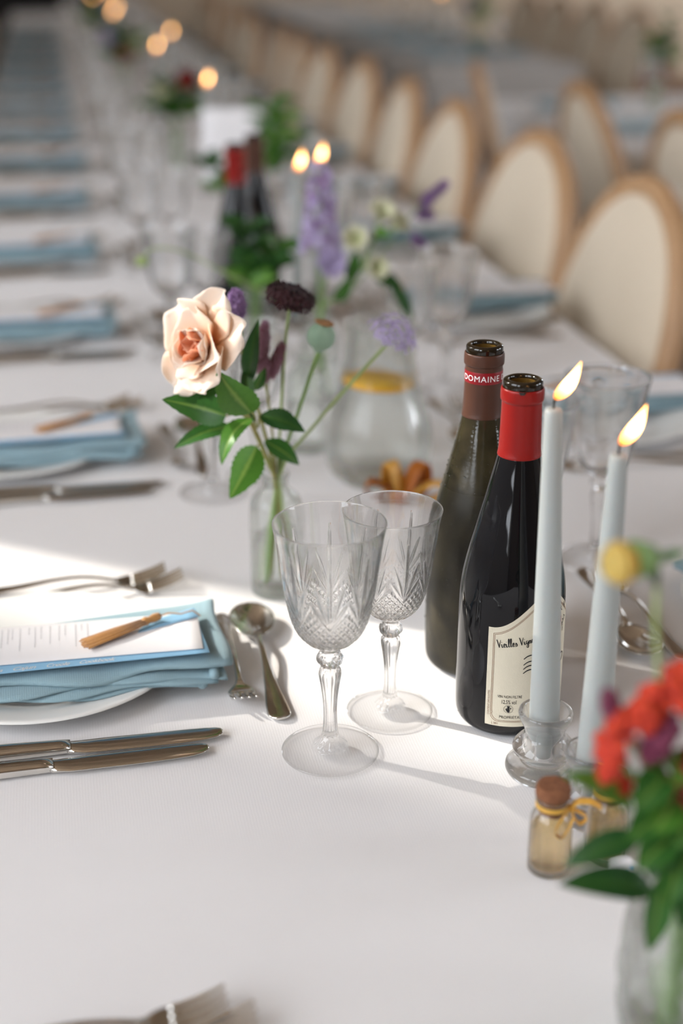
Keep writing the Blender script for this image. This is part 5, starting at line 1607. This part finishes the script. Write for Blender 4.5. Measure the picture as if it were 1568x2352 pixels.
t, R_ = flower_thing('strawflower', 'yellow bloom with green calyx standing above the red flowers', 'flower', V3, G3)
stem(t, R_((0.318, 0.584, 0.012), (0.313, 0.583, 0.10), (0.283, 0.577, 0.190), (0.272, 0.577, 0.250), (0.2695, 0.578, 0.283), (0.2655, 0.579, 0.2935)), 0.0014, 0.0013, 'palegreen')
c = R_((0.2620, 0.580, 0.2940))[0]; nn = Vector((-0.95, -0.2, 0.0)); Mx = frame(nn)
for ring, (p0, L, W, cnt) in enumerate(((10, 0.0180, 0.0095, 7), (24, 0.0190, 0.0100, 8), (40, 0.0175, 0.0100, 8))):
    for i in range(cnt):
        solid(petal_geo(MB(), Mx, c, 2 * pi * i / cnt + ring * 0.4, p0, -28, L, W, 0.3, 0.0012, 0.05, 5, 6, 0, i).build('petal', M['yellow'], t))
MB().lathe([(-0.010, 0.0018), (-0.007, 0.0060), (0.0, 0.0086), (0.0045, 0.0098)], 16, True, True).build('calyx', M['green'], t).matrix_local = Matrix.Translation(c) @ Mx
leaf(t, *R_((0.2665, 0.579, 0.2930), (0.284, 0.575, 0.2985)), (0, -0.4, 0.9), 0.0035, 'leaf', nu=4, nv=8)
leaf(t, *R_((0.2665, 0.579, 0.2925), (0.2685, 0.575, 0.280)), (0, -0.9, 0.2), 0.0032, 'leaf_dark', nu=4, nv=8)
# leafy stems
LV = [('leafy stem with long leaves reaching left over the favour bottle', [((0.278, 0.566, 0.110), (0.2245, 0.563, 0.123), 0.0105, 'leaf_dark'), ((0.270, 0.570, 0.141), (0.2300, 0.572, 0.127), 0.0088, 'leaf_dark'), ((0.262, 0.566, 0.163), (0.2220, 0.562, 0.190), 0.0085, 'leaf_light'), ((0.281, 0.563, 0.122), (0.2740, 0.556, 0.078), 0.0078, 'leaf')], (0.298, 0.570), (0.266, 0.568, 0.172)),
      ('leafy stem filling the front right vase below the red flowers', [((0.283, 0.566, 0.158), (0.2560, 0.556, 0.150), 0.0110, 'leaf'), ((0.288, 0.566, 0.150), (0.2680, 0.552, 0.128), 0.0110, 'leaf_dark'), ((0.284, 0.566, 0.170), (0.3020, 0.552, 0.140), 0.0120, 'leaf'), ((0.280, 0.566, 0.178), (0.2640, 0.556, 0.192), 0.0095, 'leaf_light'), ((0.290, 0.563, 0.130), (0.3050, 0.548, 0.110), 0.0110, 'leaf_dark'), ((0.278, 0.562, 0.184), (0.2560, 0.550, 0.172), 0.0105, 'leaf'), ((0.282, 0.560, 0.168), (0.2660, 0.546, 0.160), 0.0115, 'leaf_light'), ((0.284, 0.560, 0.148), (0.2600, 0.550, 0.136), 0.0105, 'leaf'), ((0.286, 0.558, 0.140), (0.2740, 0.540, 0.118), 0.0100, 'leaf')], (0.310, 0.568), (0.281, 0.566, 0.186)),
      ('leafy stem at the right edge under the dark red flower', [((0.296, 0.566, 0.170), (0.2840, 0.548, 0.176), 0.0100, 'leaf_light'), ((0.298, 0.566, 0.150), (0.2820, 0.546, 0.130), 0.0120, 'leaf'), ((0.300, 0.566, 0.130), (0.2860, 0.546, 0.098), 0.0110, 'leaf_dark'), ((0.296, 0.566, 0.185), (0.3100, 0.552, 0.195), 0.0100, 'leaf'), ((0.293, 0.562, 0.190), (0.2740, 0.548, 0.186), 0.0110, 'leaf_light'), ((0.296, 0.560, 0.164), (0.2760, 0.544, 0.150), 0.0120, 'leaf'), ((0.298, 0.560, 0.148), (0.3000, 0.540, 0.128), 0.0120, 'leaf_dark'), ((0.292, 0.560, 0.176), (0.2960, 0.540, 0.160), 0.0120, 'leaf_light')], (0.322, 0.570), (0.294, 0.566, 0.200))]
for lb, lv, b, top in LV:
    t, R_ = flower_thing('leafy_branch', lb, 'foliage', V3, G3)
    tp = Vector(top)
    stem(t, R_((b[0], b[1], 0.012), (b[0] - 0.003, b[1], 0.095), tuple(tp * 0.55 + Vector((b[0], b[1], 0.10)) * 0.45), top), 0.0020, 0.0014)
    for bb, ee, w, m in lv:
        leaf(t, *R_(bb, ee), (0.0, -0.5, 0.85), w, m, bend=0.08)
